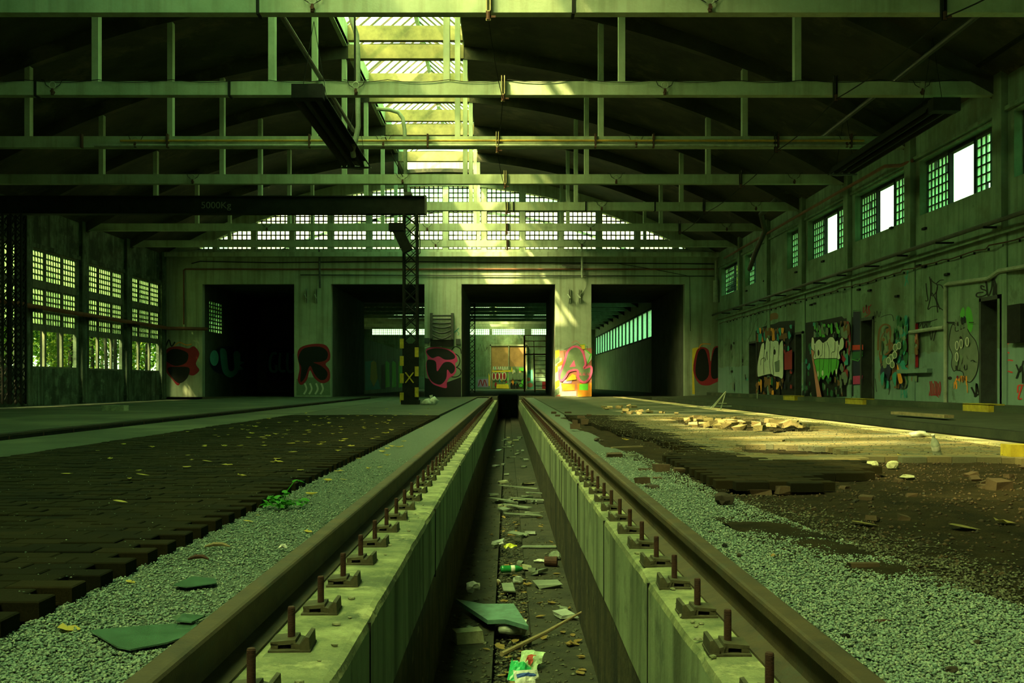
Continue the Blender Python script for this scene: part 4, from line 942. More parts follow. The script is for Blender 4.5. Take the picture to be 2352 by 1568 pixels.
# wires sagging on the second beam
for a, b, lab in ((-12, -5, 'left'), (-4.6, 1.2, 'middle'), (1.5, 8.5, 'right')):
    sag('wire', [Vector((a+(b-a)*k/5, YT[1]-.12, 6.39)) for k in range(6)], .05, .007, M['black'], 'thin black wire sagging on top of the second roof beam, %s part' % lab, 'wire')
# pipes on the third beam
Y = YT[2]-.16
mb = MB(); mb.cyl((-9.0, Y, 6.245), (8.3, Y, 6.245), .026, n=10); tag(mb.build('pipe', M['yellowpipe']), 'thin yellow brown pipe running along the third roof beam', 'pipe')
mb = MB(); mb.cyl((-9.6, Y, 6.135), (8.4, Y, 6.135), .036, n=10); tag(mb.build('pipe', M['greypipe']), 'pale thicker pipe below the yellow one on the third roof beam', 'pipe')
for k, x in enumerate((-9.9,-7.9,-4.6,-1.85,2.05,3.4,6.3,8.0)):
    mb = MB(); mb.box(x-.02, x+.02, Y-.045, Y+.07, 6.08, 6.40); tag(mb.build('pipe_clamp', M['rust_dark']), 'dark clamp holding the two pipes to the third roof beam', 'clamp', 'pipe clamps on the third roof beam')
# heaters
def heater(x0, x1, z, y0, y1, label):
    t = thing('radiant_heater', label, 'heater', ((x0+x1)/2, (y0+y1)/2, z)); c = (x0+x1)/2
    mb = MB(); mb.prism([(x0,z),(x0+.02,z),(x0+.14,z+.17),(x1-.14,z+.17),(x1-.02,z),(x1,z),(x1-.12,z+.2),(x0+.12,z+.2)], y0, y1); mb.build('hood', M['black'], t)
    for s in (-.11, .11): mb = MB(); mb.cyl((c+s, y0+.05, z+.05), (c+s, y1-.05, z+.05), .05, n=10); mb.build('tube', M['black'], t)
    mb = MB(); mb.tube([(c-.11,y1-.05,z+.05),(c-.11,y1+.12,z+.05),(c,y1+.18,z+.05),(c+.11,y1+.12,z+.05),(c+.11,y1-.05,z+.05)], .045, 8); mb.build('return_bend', M['steel'], t)
    mb = MB(); mb.box(x0+.05, x1-.05, y0-.25, y0, z-.04, z+.2); mb.build('burner_box', M['black'], t)
    mb = MB(); mb.box(x0-.02, x1+.02, y1-.3, y1-.22, z-.05, z-.02); mb.build('cross_bar', M['steel'], t)
    for yy in (y0+.4, y1-.4):
        for s in (x0+.1, x1-.1): mb = MB(); mb.cyl((s, yy, z+.19), (c, yy, z+1.5), .006, n=5); mb.build('hanger_wire', M['black'], t)
heater(-3.78, -3.14, 5.58, 18.3, 24.2, 'long black radiant heater hanging left of the skylight')
heater(7.72, 8.32, 5.62, 19.3, 25.2, 'long dark radiant heater hanging near the right wall windows')
mb = MB(); mb.cyl((-3.62, 15.9, 6.5), (-3.62, 24.6, 6.55), .045, n=8); tag(mb.build('pipe', M['steel']), 'dark straight pipe running along the hall above the left heater', 'pipe')
mb = MB(); mb.cyl((7.95, 16, 6.82), (7.95, 27, 6.82), .05, n=8); tag(mb.build('pipe', M['steel']), 'dark glossy pipe under the roof at the upper right', 'pipe')
mb = MB(); mb.cyl((9.0, 12, 6.7), (9.0, 27, 6.7), .09, n=8); tag(mb.build('pipe', M['black']), 'thick dark pipe under the eaves at the upper right corner', 'pipe')
def px3(l, Y): return [AT(x, y, Y+dy) for x, y, dy in l]
mb = MB(); mb.tube(px3([(800,0,0),(806,40,0),(819,80,0),(822,130,0),(822,250,0),(823,290,0),(817,320,0),(810,345,0),(812,360,.1)], 22.5), .055, 12); tag(mb.build('duct', M['greypipe'], smooth=True), 'pale vertical duct bending beside the left heater', 'duct')
mb = MB(); mb.tube(px3([(865,250,0),(895,252,0),(915,258,0),(925,272,0),(929,295,0),(931,330,0),(931,440,0)], 29.5), .055, 12); tag(mb.build('duct', M['greypipe'], smooth=True), 'pale curved duct dropping from the skylight to the crane beam', 'duct')
mb = MB(); mb.cyl(AT(815,30,20.2), AT(815,185,20.2), .02, n=6); tag(mb.build('conduit', M['black']), 'thin dark conduit standing on the second roof beam before the skylight', 'conduit')
mb = MB(); mb.tube([AT(885,315,24), AT(905,365,27), AT(925,405,28.6)], .012, 6); tag(mb.build('cable', M['black']), 'thin cable dropping from the third to the fourth roof beam', 'cable')
# ---------------- crane
YC = 30.3; t = thing('jib_crane', 'black overhead crane beam marked 5000Kg with lattice columns', 'crane', (-2.8, YC, 0))
z0, z1 = 5.50, 6.02; x0, x1 = -14.75, -2.36
mb = MB(); mb.prism([(0,0)]*0 or [(-.16,z0),(.16,z0),(.16,z0+.03),(.10,z0+.03),(.10,z1-.03),(.16,z1-.03),(.16,z1),(-.16,z1),(-.16,z1-.03),(-.10,z1-.03),(-.10,z0+.03),(-.16,z0+.03)], 0, 1)
mb.v = [(x0+(x1-x0)*v[1], YC+v[0], v[2]) for v in mb.v]; mb.build('main_beam', M['black'], t)
mb = MB(); mb.box(x1-.02, x1+.02, YC-.18, YC+.18, z0-.01, z1+.01); mb.build('end_plate', M['steel'], t); mb = MB(); mb.box(x1-.62, x1-.40, YC-.2, YC+.2, z1, z1+.10); mb.build('top_bracket', M['steel'], t)
def text_mesh(s, size, mat, loc, rot, name, parent=None, ext=.002, sx=1):
    c = bpy.data.curves.new(name, 'FONT'); c.body = s; c.size = size; c.extrude = ext; tmp = bpy.data.objects.new('tmp', c); COL.objects.link(tmp)
    dg = bpy.context.evaluated_depsgraph_get(); dg.update(); me = bpy.data.meshes.new_from_object(tmp.evaluated_get(dg)); bpy.data.objects.remove(tmp); me.name = name
    R = rot.to_4x4() @ Matrix.Scale(sx, 4, (1,0,0)); me.transform(Matrix.Translation(Vector(loc)-(WP[parent] if parent else Vector((0,0,0)))) @ R)
    me.materials.clear(); me.materials.append(mat); o = bpy.data.objects.new(name, me); COL.objects.link(o); WP[o] = Vector((0,0,0))
    if parent: o.parent = parent
    return o
RY = Matrix.Rotation(PI/2, 3, 'X')
text_mesh('5000Kg', .27, paint('faded_lettering', (.15,.17,.12)), (-8.85, YC-.115, 5.66), RY, 'lettering', t, sx=1.05)
def lattice(par, xc, yc, w, zb, zt, pitch, r=.028, name='lattice_column', mat=None, braces=True):
    mat = mat or M['black']; h = w/2; mb = MB()
    for sx in (-1, 1):
        for sy in (-1, 1): mb.box(xc+sx*h-r, xc+sx*h+r, yc+sy*h-r, yc+sy*h+r, zb, zt)
    o = mb.build(name, mat, par); br = MB(); z = zb
    while z < zt-pitch*.5:
        zz = min(z+pitch, zt)
        for sy in (-1, 1):
            br.cyl((xc-h, yc+sy*h, z), (xc+h, yc+sy*h, zz), .018, n=4, cap=False); br.cyl((xc+h, yc+sy*h, z), (xc-h, yc+sy*h, zz), .018, n=4, cap=False)
        for sx in (-1, 1): br.cyl((xc+sx*h, yc-h, z), (xc+sx*h, yc+h, zz), .018, n=4, cap=False)
        z = zz
    br.build('bracing', mat, o if par else None); return o
lattice(t, -2.80, YC, .38, 0, z0, .37)
mb = MB(); mb.box(-3.06, -2.54, YC-.24, YC+.24, 0, .12); mb.build('foot_plate', M['black'], t)
mb = MB(); mb.box(-3.0, -2.62, YC-.20, YC-.17, .12, 1.75); mb.build('cover_plate', M['black'], t)
for s, zs in ((-3.03, (.2,.75,1.25,1.75)), (-2.60, (.35,.95,1.5))):
    for z in zs: mb = MB(); mb.box(s-.06, s+.05, YC-.235, YC-.20, z-.14, z+.14); mb.build('yellow_stripe', M['yellow'], t)
mb = MB()
for a, b in (((-2.93,.62),(-2.70,.92)),((-2.93,.92),(-2.70,.62))): mb.cyl((a[0], YC-.215, a[1]), (b[0], YC-.215, b[1]), .022, n=4)
mb.build('painted_cross', M['yellow'], t)
mb = MB(); R = Matrix.Rotation(.55, 3, 'Y'); mb.rbox((-3.02, YC-.3, 4.75), (.30, .3, .8), Matrix.Rotation(-.45, 3, 'Y')); mb.rbox((-3.18, YC-.3, 5.08), (.42, .34, .22)); mb.build('hoist_motor', M['black'], t)
mb = MB(); mb.tube([(-2.75,YC-.3,4.4),(-2.6,YC-.32,4.25),(-2.5,YC-.3,4.35),(-2.5,YC-.3,4.75),(-2.62,YC-.25,4.95)], .012, 5); mb.build('hoist_cable', M['black'], t)
lattice(t, -14.72, YC, .34, 0, z0, .37); lattice(t, -14.2, YC+.05, .30, 0, z0, .37)
for z in (.4, 1.0, 1.6):
    mb = MB(); mb.box(-14.95, -14.82, YC-.23, YC-.2, z-.14, z+.14); mb.build('yellow_stripe', M['yellow'], t)
# ---------------- far wall fittings
yf = YF-.06
def wx(px): return (px-CX)*yf/F
def wz(py): return HC-(py-CY)*yf/F
def pipe(pts, r, mat, label, name='pipe', cat='pipe', n=8):
    mb = MB(); mb.tube([(wx(x), yf-(.0 if r < .05 else .04), wz(y)) for x, y in pts], r, n); return tag(mb.build(name, mat), label, cat)
pipe([(422,745),(422,621),(426,618),(1640,618)], .035, M['redpipe'], 'rust red pipe crossing the far wall above the doorways and dropping at its left end')
pipe([(440,605),(460,600),(620,603),(900,600),(1100,602),(1640,606)], .022, M['black'], 'thin dark cable along the far wall above the red pipe', 'cable', 'cable')
pipe([(690,631),(1030,632),(1640,634)], .024, M['steel'], 'thin steel pipe along the far wall just above the doorways')
pipe([(1420,605),(1500,618),(1584,634),(1586,760)], .014, M['black'], 'thin wire drooping across the far wall towards the right corner', 'wire', 'wire')
pipe([(1348,560),(1347,650),(1345,662),(1330,680),(1325,700)], .016, M['greypipe'], 'bent thin pipe on the painted pillar top', 'conduit', 'conduit')
mb = MB(); mb.cyl((wx(1337), yf-.12, wz(638)), (wx(1335), yf-.12, wz(560)), .05, n=8); mb.tube([(wx(1335)+.1*math.cos(a*PI/6), yf-.12, wz(556)+.1*math.sin(a*PI/6)) for a in range(13)], .02, 5); tag(mb.build('lamp_pendant', M['greypipe']), 'long pale pendant tube with a ring on the far wall, right of the middle doorway', 'lamp')
mb = MB(); mb.cyl((wx(736), yf-.1, wz(662)), (wx(734), yf-.1, wz(572)), .045, n=8); tag(mb.build('lamp_pendant', M['steel']), 'long dark pendant tube on the far wall, above the second pillar', 'lamp')
mb = MB(); mb.rbox((wx(1315), yf-.1, wz(612)), (.95, .1, .05), Matrix.Rotation(.08, 3, 'Y')); mb.rbox((wx(1318), yf-.1, wz(609)), (.9, .1, .03), Matrix.Rotation(.02, 3, 'Y')); tag(mb.build('lamp_bar', M['steel']), 'crooked dark strip lamp hanging by a wire above the painted pillar', 'lamp')
for px, lab in ((704,'left bracket on the second pillar'),(727,'right bracket on the second pillar'),(1308,'left bracket on the painted pillar'),(1331,'right bracket on the painted pillar')):
    t = thing('wall_bracket', 'small steel '+lab+', high up', 'bracket', (wx(px), yf, wz(695)))
    mb = MB(); mb.box(wx(px)-.05, wx(px)-.03, yf-.03, yf+.04, wz(695), wz(663)); mb.box(wx(px)+.03, wx(px)+.05, yf-.03, yf+.04, wz(695), wz(663)); mb.build('rail_pair', M['greypipe'], t)
    mb = MB(); mb.cyl((wx(px)-.08, yf-.03, wz(676)), (wx(px)+.03, yf-.25, wz(686)), .03, n=6); mb.build('arm', M['greypipe'], t)
# slatted rack on the third pillar
t = thing('slatted_rack', 'dark wooden rack with bowed slats fixed to the pillar left of the middle doorway', 'rack', (wx(1015), yf, wz(780)))
for px in (991, 1039): mb = MB(); mb.box(wx(px)-.06, wx(px)+.06, yf-.14, yf+.05, wz(778), wz(719)); mb.build('side_post', M['steel'], t)
for k, (py, s) in enumerate([(725,.0),(733,.0),(741,.04),(748,.10),(757,.16),(768,.20)]):
    mb = MB(); mb.tube([(wx(991+48*q/6), yf-.1, wz(py)-s*math.sin(PI*q/6)) for q in range(7)], .045, 6); mb.build('slat', M['steel'], t)
mb = MB(); mb.box(wx(988), wx(1042), yf-.05, yf+.05, wz(795), wz(780)); mb.build('shelf', M['black'], t)
mb = MB(); mb.box(wx(975), wx(986), yf-.03, yf+.05, wz(788), wz(776)); tag(mb.build('junction_box', M['doorgrey']), 'small dark box left of the slatted rack', 'box')
mb = MB(); mb.box(wx(1047), wx(1058), yf-.03, yf+.05, wz(790), wz(778)); tag(mb.build('junction_box', M['doorgrey']), 'small dark box right of the slatted rack', 'box')
mb = MB(); X = wx(1643); mb.cyl((X, yf-.2, wz(695)), (X, yf-.2, wz(645)), .13, n=14); mb.cyl((X, yf-.2, wz(645)), (X, yf-.2, wz(600)), .05, n=8); tag(mb.build('downpipe', M['greypipe'], smooth=False), 'pale cylinder on the downpipe in the far right corner', 'downpipe')
# ---------------- left wall pipe
mb = MB(); mb.tube([(-15.0+.02,28.5,3.04),(-14.98,46.2,3.04),(-14.9,46.35,3.04),(-13.3,46.4,3.02)], .075, 10); t = tag(mb.build('pipe', M['redpipe'], smooth=True), 'brown pipe running across the left wall windows to the far corner', 'pipe')
for y in (33.15, 37.65, 42.0): mb = MB(); mb.box(-15.02, -14.85, y-.25, y+.25, 2.88, 2.96); mb.build('support', M['black'], t)
# ---------------- right wall fittings
def R3(px, py, X=XR): Y = F*X/(px-CX); return Vector((X, Y, HC-(py-CY)*Y/F))
mb = MB(); mb.cyl((9.1, 10, 3.62), (9.1, 46.3, 3.62), .045, n=8); o = tag(mb.build('pipe', M['steel']), 'long steel pipe along the right wall below the windows', 'pipe')
for y in np.arange(11, 46, 2.2): mb = MB(); mb.box(9.02, 9.4, y-.02, y+.02, 3.54, 3.58); mb.build('support_arm', M['black'], o)
random.seed(3); pts = []; y = 12.0
while y < 46: pts.append((9.34-.12*(1 if any(abs(y-q) < .32 for q in YT) else 0), y, 3.24+random.uniform(-.02, .02))); y += .4
mb = MB(); mb.tube(pts, .014, 5); o = tag(mb.build('cable', M['rust_dark']), 'barbed looking cable pinned along the right wall under the long pipe', 'cable')
for y in np.arange(12.3, 45, .62): mb = MB(); mb.box(9.36, 9.41, y-.006, y+.006, 3.19, 3.24); mb.build('pin', M['black'], o)
mb = MB(); mb.tube([(9.32,24.0,5.72),(9.27,24.6,5.73),(9.15,25.3,5.86),(9.15,30,5.88),(9.15,44,5.88)], .045, 8); tag(mb.build('pipe', M['redpipe'], smooth=True), 'orange brown pipe running above the right wall windows and turning into the second one', 'pipe')
pts = [AT(1835,395,32.6),AT(1831,425,32.9),AT(1790,452,33.5),AT(1748,492,34.2),AT(1757,530,35.4),AT(1735,580,36.8),AT(1722,618,38.4)]
mb = MB(); mb.tube(pts, .085, 10); tag(mb.build('downpipe', M['steel'], smooth=True), 'crooked dark downpipe between roof and right wall near the far corner', 'downpipe')
c = R3(2172, 655, 9.36); b = R3(2172, 932, 9.36)
mb = MB(); mb.tube([(9.36,c.y,b.z),(9.36,c.y,c.z),(9.36,c.y-.15,c.z+.02),(9.36,R3(2275,640).y,R3(2275,640).z),(9.36,R3(2300,622).y,R3(2300,622).z),(9.2,18,R3(2352,620).z+.0)], .045, 8); tag(mb.build('conduit', M['greypipe']), 'thick pale conduit rising right of the hose box and bending over the tall grey doorway', 'conduit')
a, b = R3(2090, 763, 9.36), R3(2168, 752, 9.36); mb = MB(); mb.tube([(9.36,a.y,a.z),(9.36,(a.y+b.y)/2-.3,b.z-.0),(9.36,b.y,b.z)], .045, 8); tag(mb.build('conduit', M['greypipe']), 'short sloping conduit above the red hose box', 'conduit')
# hose cabinet niche
Ya, Yb = F*9.4/(2163-CX), F*9.4/(2113-CX)
t = thing('hose_cabinet', 'wall niche with dark red door panel and pale back, by the conduit', 'cabinet', (9.45, 23.9, .95))
mb = MB(); mb.box(XR+.07, XR+.10, 23.2, 24.7, .95, 2.0); mb.build('back_panel', M['wall'], t)
mb = MB(); mb.box(XR-.01, XR+.05, 24.02, 24.66, .97, 1.98); o = mb.build('door', paint('dark_red', (.42,.02,.03)), t)
mb = MB(); mb.cyl((XR-.005, 24.3, 1.15), (XR-.02, 24.3, 1.15), .06, n=12); mb.build('dial', M['yellow'], o)
mb = MB(); mb.box(XR-.12, XR+.02, 23.1, 24.9, .84, .93); mb.build('sill', M['wall'], t)
g = R3(2343, 762); mb = MB(); mb.box(9.28, 9.41, 18.9, 19.4, 1.35, 2.05); o = tag(mb.build('switch_box', M['black']), 'black perforated switch box at the right edge of the photo', 'box')
for k, (px, py) in enumerate([(2126,525),(2113,610),(2126,612),(1716,668),(1757,645),(1830,625),(2178,630),(1892,600),(2050,523),(2000,667),(1975,665),(1865,700),(1873,697),(2063,680)]):
    p = R3(px, py); mb = MB(); mb.box(9.34, 9.42, p.y-.09, p.y+.09, p.z-.025, p.z+.025); tag(mb.build('wall_stub', M['black']), 'short black steel stub sticking out of the right wall', 'stub', 'steel stubs on the right wall')
# doors in the right wall
for k, (a, b, h) in enumerate(DR):
    mb = MB(); mb.box(XR+.26, XR+.30, a, b, .2, h); o = st(mb.build('door_%d' % (k+1), M['doorgrey']))
    mb = MB(); mb.box(XR-.03, XR+.28, a-.05, a+.03, .2, h+.05); mb.box(XR-.03, XR+.28, b-.03, b+.05, .2, h+.05); mb.box(XR-.03, XR+.28, a-.05, b+.05, h-.02, h+.06); mb.build('door_frame', M['doorgrey'], o)
# ---------------- second hall things
mb = MB(); mb.box(-1.62, -1.5, 111.8, 111.95, 0, 4.75); 
t = thing('sliding_gate', 'brown two-leaf gate with painted foot at the end of the second hall', 'gate', (.15, 111.8, 0))
for a, b in ((-1.72,.12),(.2,2.0)): mb = MB(); mb.box(a, b, 111.7, 111.95, 0, 4.6); mb.build('leaf', M['brown'], t)
mb = MB(); mb.box(-1.85, -1.72, 111.6, 112, 0, 4.75); mb.box(2.0, 2.13, 111.6, 112, 0, 4.75); mb.box(-1.85, 2.13, 111.6, 112, 4.6, 4.75); mb.box(.12, .2, 111.6, 111.9, 0, 4.7); mb.build('frame', M['pole'], t)
t = thing('steel_staircase', 'rusty red steel staircase with railed platform beyond the middle doorway', 'staircase', (2.1, 75, 0))
q = 75.0
def S(px, py, d=0): return AT(px, py, q+d)
mb = MB(); mb.box(1.2, 2.9, q, q+1.4, S(0,812).z-.06, S(0,812).z); mb.build('platform', M['redsteel'], t)
for x in (1.25, 2.85):
    for d in (0, 1.35): mb = MB(); mb.box(x-.05, x+.05, q+d-.05, q+d+.05, 0, S(0,770).z); mb.build('post', M['redsteel'], t)
for py in (770, 783, 796): mb = MB(); mb.cyl(S(1205,py), S(1255,py), .03, n=5); mb.build('rail_bar', M['redsteel'], t)
for k in range(9): z = 2.5-.3*k; mb = MB(); mb.box(1.95, 2.85, q-.3-.28*k, q-.05-.28*k, z, z+.04); mb.build('tread', M['edge'], t)
for x in (1.92, 2.88): mb = MB(); mb.cyl((x, q, 2.75), (x, q-2.8, .0), .05, n=5); mb.cyl((x, q, 3.6), (x, q-2.8, .9), .025, n=5); mb.build('stringer', M['redsteel'], t)
t = thing('lattice_mast', 'black lattice mast standing left in the hall beyond the middle doorway', 'mast', (-2.35, 70, 0)); lattice(t, -2.35, 70, .36, 0, 6.0, .36)
# partition wall in the second hall behind the second doorway
mb = MB(); mb.box(-8.15, -7.95, 57.5, 90, 0, 3.1); st(mb.build('wall_partition', M['far_wall']))
# ================================================================== GRAFFITI
def P_(n, c): return paint('spray_'+n, c, tuple(x*.8 for x in c))
SP = {k: P_(k, c) for k, c in dict(black=(.008,.010,.008), dred=(.30,.02,.03), mag=(.55,.04,.16), pink=(.90,.12,.32), green=(.10,.42,.05), lime=(.16,.70,.06), teal=(.03,.28,.24), cyan=(.12,.50,.42),
     yellow=(.75,.55,.04), orange=(.85,.30,.03), white=(.62,.64,.50), grey=(.16,.20,.14), blue=(.05,.08,.30), lilac=(.35,.25,.50), navy=(.015,.02,.05), brown=(.20,.09,.03), sage=(.17,.24,.14), red=(.60,.05,.03), salmon=(.55,.20,.14), dgreen=(.02,.12,.04)).items()}
class Art:
    """flat paint on a wall, drawn in photo pixels that are carried onto the wall's own plane"""
    def __init__(s, proj, name='graffiti', crop=None): s.proj = proj; s.parts = {}; s.k = 0; s.c = crop
    def cv(s, p): return p if s.c is None else (s.c[0]+p[0]/s.c[2], s.c[1]+p[1]/s.c[2])
    def mb(s, m): 
        if m not in s.parts: s.parts[m] = MB()
        return s.parts[m]
    def poly(s, pts, m, raw=False):
        s.k += 1; P = [s.proj(*(p if raw else s.cv(p)), s.k) for p in pts]; s.mb(m).add(P, [tuple(range(len(P)))]); return s
    def smooth(s, pts, closed=True, n=4):
        L = len(pts); out = []
        rg = range(L) if closed else range(L-1)
        for i in rg:
            g = (lambda j: pts[j % L]) if closed else (lambda j: pts[max(0, min(L-1, j))])
            p0, p1, p2, p3 = g(i-1), g(i), g(i+1), g(i+2)
            for k in range(n):
                t = k/n; out.append(tuple(.5*((2*p1[a])+(-p0[a]+p2[a])*t+(2*p0[a]-5*p1[a]+4*p2[a]-p3[a])*t*t+(-p0[a]+3*p1[a]-3*p2[a]+p3[a])*t**3) for a in (0, 1)))
        if not closed: out.append(pts[-1])
        return out
    def stroke(s, pts, w, m, closed=False, sm=True, ax=.6):
        if ax == .6 and s.c and s.c[0] == 1980: ax = 1.3
        pts = [s.cv(p) for p in pts]; w = w/(s.c[2] if s.c else 1)
        if sm and len(pts) > 2: pts = s.smooth(pts, closed)
        if closed: pts = pts+[pts[0]]
        s.k += 1; vs = []
        for i, p in enumerate(pts):
            a = pts[max(i-1, 0)]; b = pts[min(i+1, len(pts)-1)]
            if closed and i in (0, len(pts)-1): a, b = pts[-2], pts[1]
            dx, dy = b[0]-a[0], b[1]-a[1]; L = math.hypot(dx, dy) or 1; nx_, ny_ = -dy/L*w/2*ax, dx/L*w/2
            vs += [s.proj(p[0]+nx_, p[1]+ny_, s.k), s.proj(p[0]-nx_, p[1]-ny_, s.k)]
        s.mb(m).add(vs, [(2*i, 2*i+1, 2*i+3, 2*i+2) for i in range(len(pts)-1)]); return s
    def blob(s, pts, m, line=None, w=3, ax=1):
        s.poly([p for p in s.smooth([s.cv(q) for q in pts])], m, raw=True)
        if line: s.stroke(pts, w, line, closed=True, ax=ax)
        return s
    def ell(s, cx, cy, rx, ry, m, line=None, w=3, rot=0): 
        return s.blob([(cx+rx*math.cos(a)*math.cos(rot)-ry*math.sin(a)*math.sin(rot), cy+rx*math.cos(a)*math.sin(rot)+ry*math.sin(a)*math.cos(rot)) for a in [k*PI/5 for k in range(10)]], m, line, w)
    def done(s, label, name='graffiti'):
        t = thing(name, label, 'graffiti', s.proj(*s.cv(s.org), 0) if hasattr(s, 'org') else tuple(next(iter(s.parts.values())).v[0]))
        nm = {'black':'black_paint','white':'white_paint'}
        for k, mb in s.parts.items(): mb.build(nm.get(k, k.replace('dred','dark_red').replace('mag','magenta').replace('dgreen','dark_green')+'_paint') if k not in nm else nm[k], SP[k], t)
        return t
def mess(art, quad, cols, n, s0, s1):
    (x0, y0), (x1, y1) = quad
    for _ in range(n):
        x, y = random.uniform(x0, x1), random.uniform(y0, y1); a, b = random.uniform(s0, s1), random.uniform(s0*1.4, s1*2); r = random.uniform(-.5, .5); m = random.choice(cols)
        pts = [(x+a*random.uniform(.5, 1.1)*math.cos(t)*.6, y+b*random.uniform(.5, 1.1)*math.sin(t)) for t in [k*PI/4 for k in range(8)]]
        pts = [(min(max(p[0], x0), x1), min(max(p[1], y0), y1)) for p in pts]; art.blob(pts, m)
def pf(x, y, k): q = YF-.004-.0012*k; return Vector(((x-CX)*YF/F, q, HC-(y-CY)*YF/F))
def pr(x, y, k): Y = F*XR/(x-CX); return Vector((XR-.004-.0008*k, Y, HC-(y-CY)*Y/F))
def prp(x, y, k): X = XR-.12; Y = F*X/(x-CX); return Vector((X-.004-.0008*k, Y, HC-(y-CY)*Y/F))
def pt(x, y, k): Y = 56.9; return Vector(((x-CX)*Y/F, Y-.004-.0012*k, HC-(y-CY)*Y/F))
def pn(x, y, k): X = -13.6; Y = F*X/(x-CX); return Vector((X+.004+.0012*k, Y, HC-(y-CY)*Y/F))
def pe(x, y, k): Y = 111.68; return Vector(((x-CX)*Y/F, Y-.004-.002*k, HC-(y-CY)*Y/F))
# painted pillar "A" (crop 1270,640 x5.409)
A = Art(pf, crop=(1270, 640, 5.409))
A.poly([(28,1460),(28,900),(480,860),(480,1460)], 'salmon'); A.poly([(30,1440),(30,1000),(110,980),(110,1440)], 'white')
A.poly([(28,895),(80,880),(80,960),(28,990)], 'yellow'); A.poly([(28,1090),(60,1070),(60,1150),(28,1170)], 'yellow'); A.poly([(28,1280),(82,1250),(82,1330),(28,1375)], 'yellow'); A.poly([(28,1380),(80,1350),(80,1420),(28,1460)], 'sage'); A.poly([(28,1000),(80,960),(80,1020),(28,1060)], 'sage')
A.poly([(50,1060),(130,1010),(120,1060),(60,1090)], 'orange'); A.poly([(100,1300),(275,1310),(270,1385),(130,1390),(105,1330)], 'orange'); A.poly([(300,1300),(480,1290),(480,1460),(310,1465)], 'orange')
A.poly([(100,1400),(290,1395),(290,1455),(90,1460)], 'white'); A.poly([(130,1255),(240,1250),(230,1300),(125,1298)], 'lilac'); A.poly([(328,1310),(436,1300),(436,1385),(328,1380)], 'lime')
A.poly([(390,880),(480,940),(480,1000),(430,1060),(400,960)], 'white'); A.stroke([(400,880),(475,940),(430,1050)], 16, 'lime', sm=False, ax=1); A.poly([(330,815),(395,815),(395,870),(340,880)], 'yellow')
A.stroke([(135,880),(215,850),(300,805),(355,850)], 9, 'grey', sm=False, ax=1); A.stroke([(150,870),(180,900),(135,900),(140,1000)], 7, 'sage', sm=False, ax=1); A.stroke([(230,800),(285,770),(340,810)], 6, 'salmon', sm=False, ax=1)
A.stroke([(330,820),(400,815),(400,870)], 6, 'lime', sm=False, ax=1); A.stroke([(405,840),(430,840),(425,880)], 8, 'grey', sm=False, ax=1)
body = [(80,1240),(90,1170),(140,1040),(180,910),(240,850),(300,845),(350,880),(385,950),(405,1060),(385,1110),(470,1090),(475,1170),(440,1250),(390,1285),(340,1265),(310,1210),(300,1135),(200,1150),(160,1210),(110,1265)]
A.blob(body, 'sage', 'pink', 26); A.poly([(205,1095),(262,1010),(280,1090)], 'pink'); A.poly([(160,1270),(240,1180),(280,1200),(290,1250)], 'yellow'); A.stroke([(85,1130),(70,1120),(72,1240),(95,1275)], 8, 'pink', ax=1)
for k in range(6): x = 318+k*26; A.stroke([(x,1200),(x+6,1165),(x+14,1200)] if k % 2 == 0 else [(x,1165),(x,1200),(x+14,1198)], 7, 'pink', sm=False, ax=1)
A.done('big sunlit mural of a pink outlined letter A, right of the middle doorway')
# third pillar (crop 900,640 x5.225)
B = Art(pf, crop=(900, 640, 5.225))
B.poly([(393,1500),(393,830),(832,820),(832,1500)], 'black'); B.poly([(395,810),(830,800),(830,1180),(640,1250),(400,1190)], 'sage')
B.stroke([(715,860),(760,815),(820,840),(832,900)], 12, 'black', ax=1); B.ell(745,985,72,85,'sage','black',12); B.ell(750,1120,80,60,'sage','black',12); B.stroke([(395,830),(480,805),(600,815)], 8, 'white', ax=1)
B.blob([(405,870),(440,830),(560,820),(700,850),(760,900),(790,980),(760,1020),(775,1100),(740,1160),(690,1190),(660,1250),(655,1310),(560,1290),(480,1250),(425,1150),(410,1020),(430,950)], 'mag')
B.blob([(415,870),(520,835),(660,850),(750,910),(745,960),(640,970),(560,930),(480,950)], 'black'); B.blob([(420,990),(470,970),(530,1000),(545,1110),(620,1010),(700,1000),(755,1050),(750,1110),(710,1140),(665,1090),(650,1200),(580,1270),(480,1230),(430,1130)], 'black')
B.stroke([(745,650),(770,620),(755,640),(805,590),(780,620),(808,660),(790,680)], 7, 'teal', sm=False, ax=1)
B.done('black and magenta heart-like throw-up on the pillar below the slatted rack')
C_ = Art(pf); C_.poly([(681,908),(681,870),(700,866),(757,868),(759,908)], 'sage')
C_.blob([(683,815),(690,798),(715,790),(745,791),(757,805),(758,825),(748,836),(757,850),(757,872),(740,880),(722,868),(712,850),(705,872),(692,884),(684,872),(688,845)], 'dred')
C_.blob([(687,815),(700,799),(735,796),(752,808),(750,825),(735,831),(720,832),(738,840),(752,855),(748,870),(735,872),(722,858),(712,840),(700,868),(690,876),(692,845),(686,830)], 'black')
for x in (700,712,726,738): C_.stroke([(x,880),(x+4,893),(x-2,905)], 4, 'white', ax=1)
C_.done('black throw-up with dull red outline on the pillar between the first two doorways')
D_ = Art(pf); D_.blob([(374,820),(385,800),(410,795),(432,800),(446,795),(458,812),(450,835),(458,850),(444,862),(425,860),(410,885),(395,870),(380,850)], 'dred')
D_.blob([(378,822),(392,803),(412,802),(432,812),(428,832),(408,840),(392,836)], 'black'); D_.blob([(385,845),(410,842),(435,845),(430,868),(412,880),(395,866)], 'black'); D_.stroke([(380,800),(388,780),(394,795),(402,785)], 3, 'black', ax=1); D_.stroke([(400,795),(412,786),(428,792),(440,790)], 2, 'orange', ax=1)
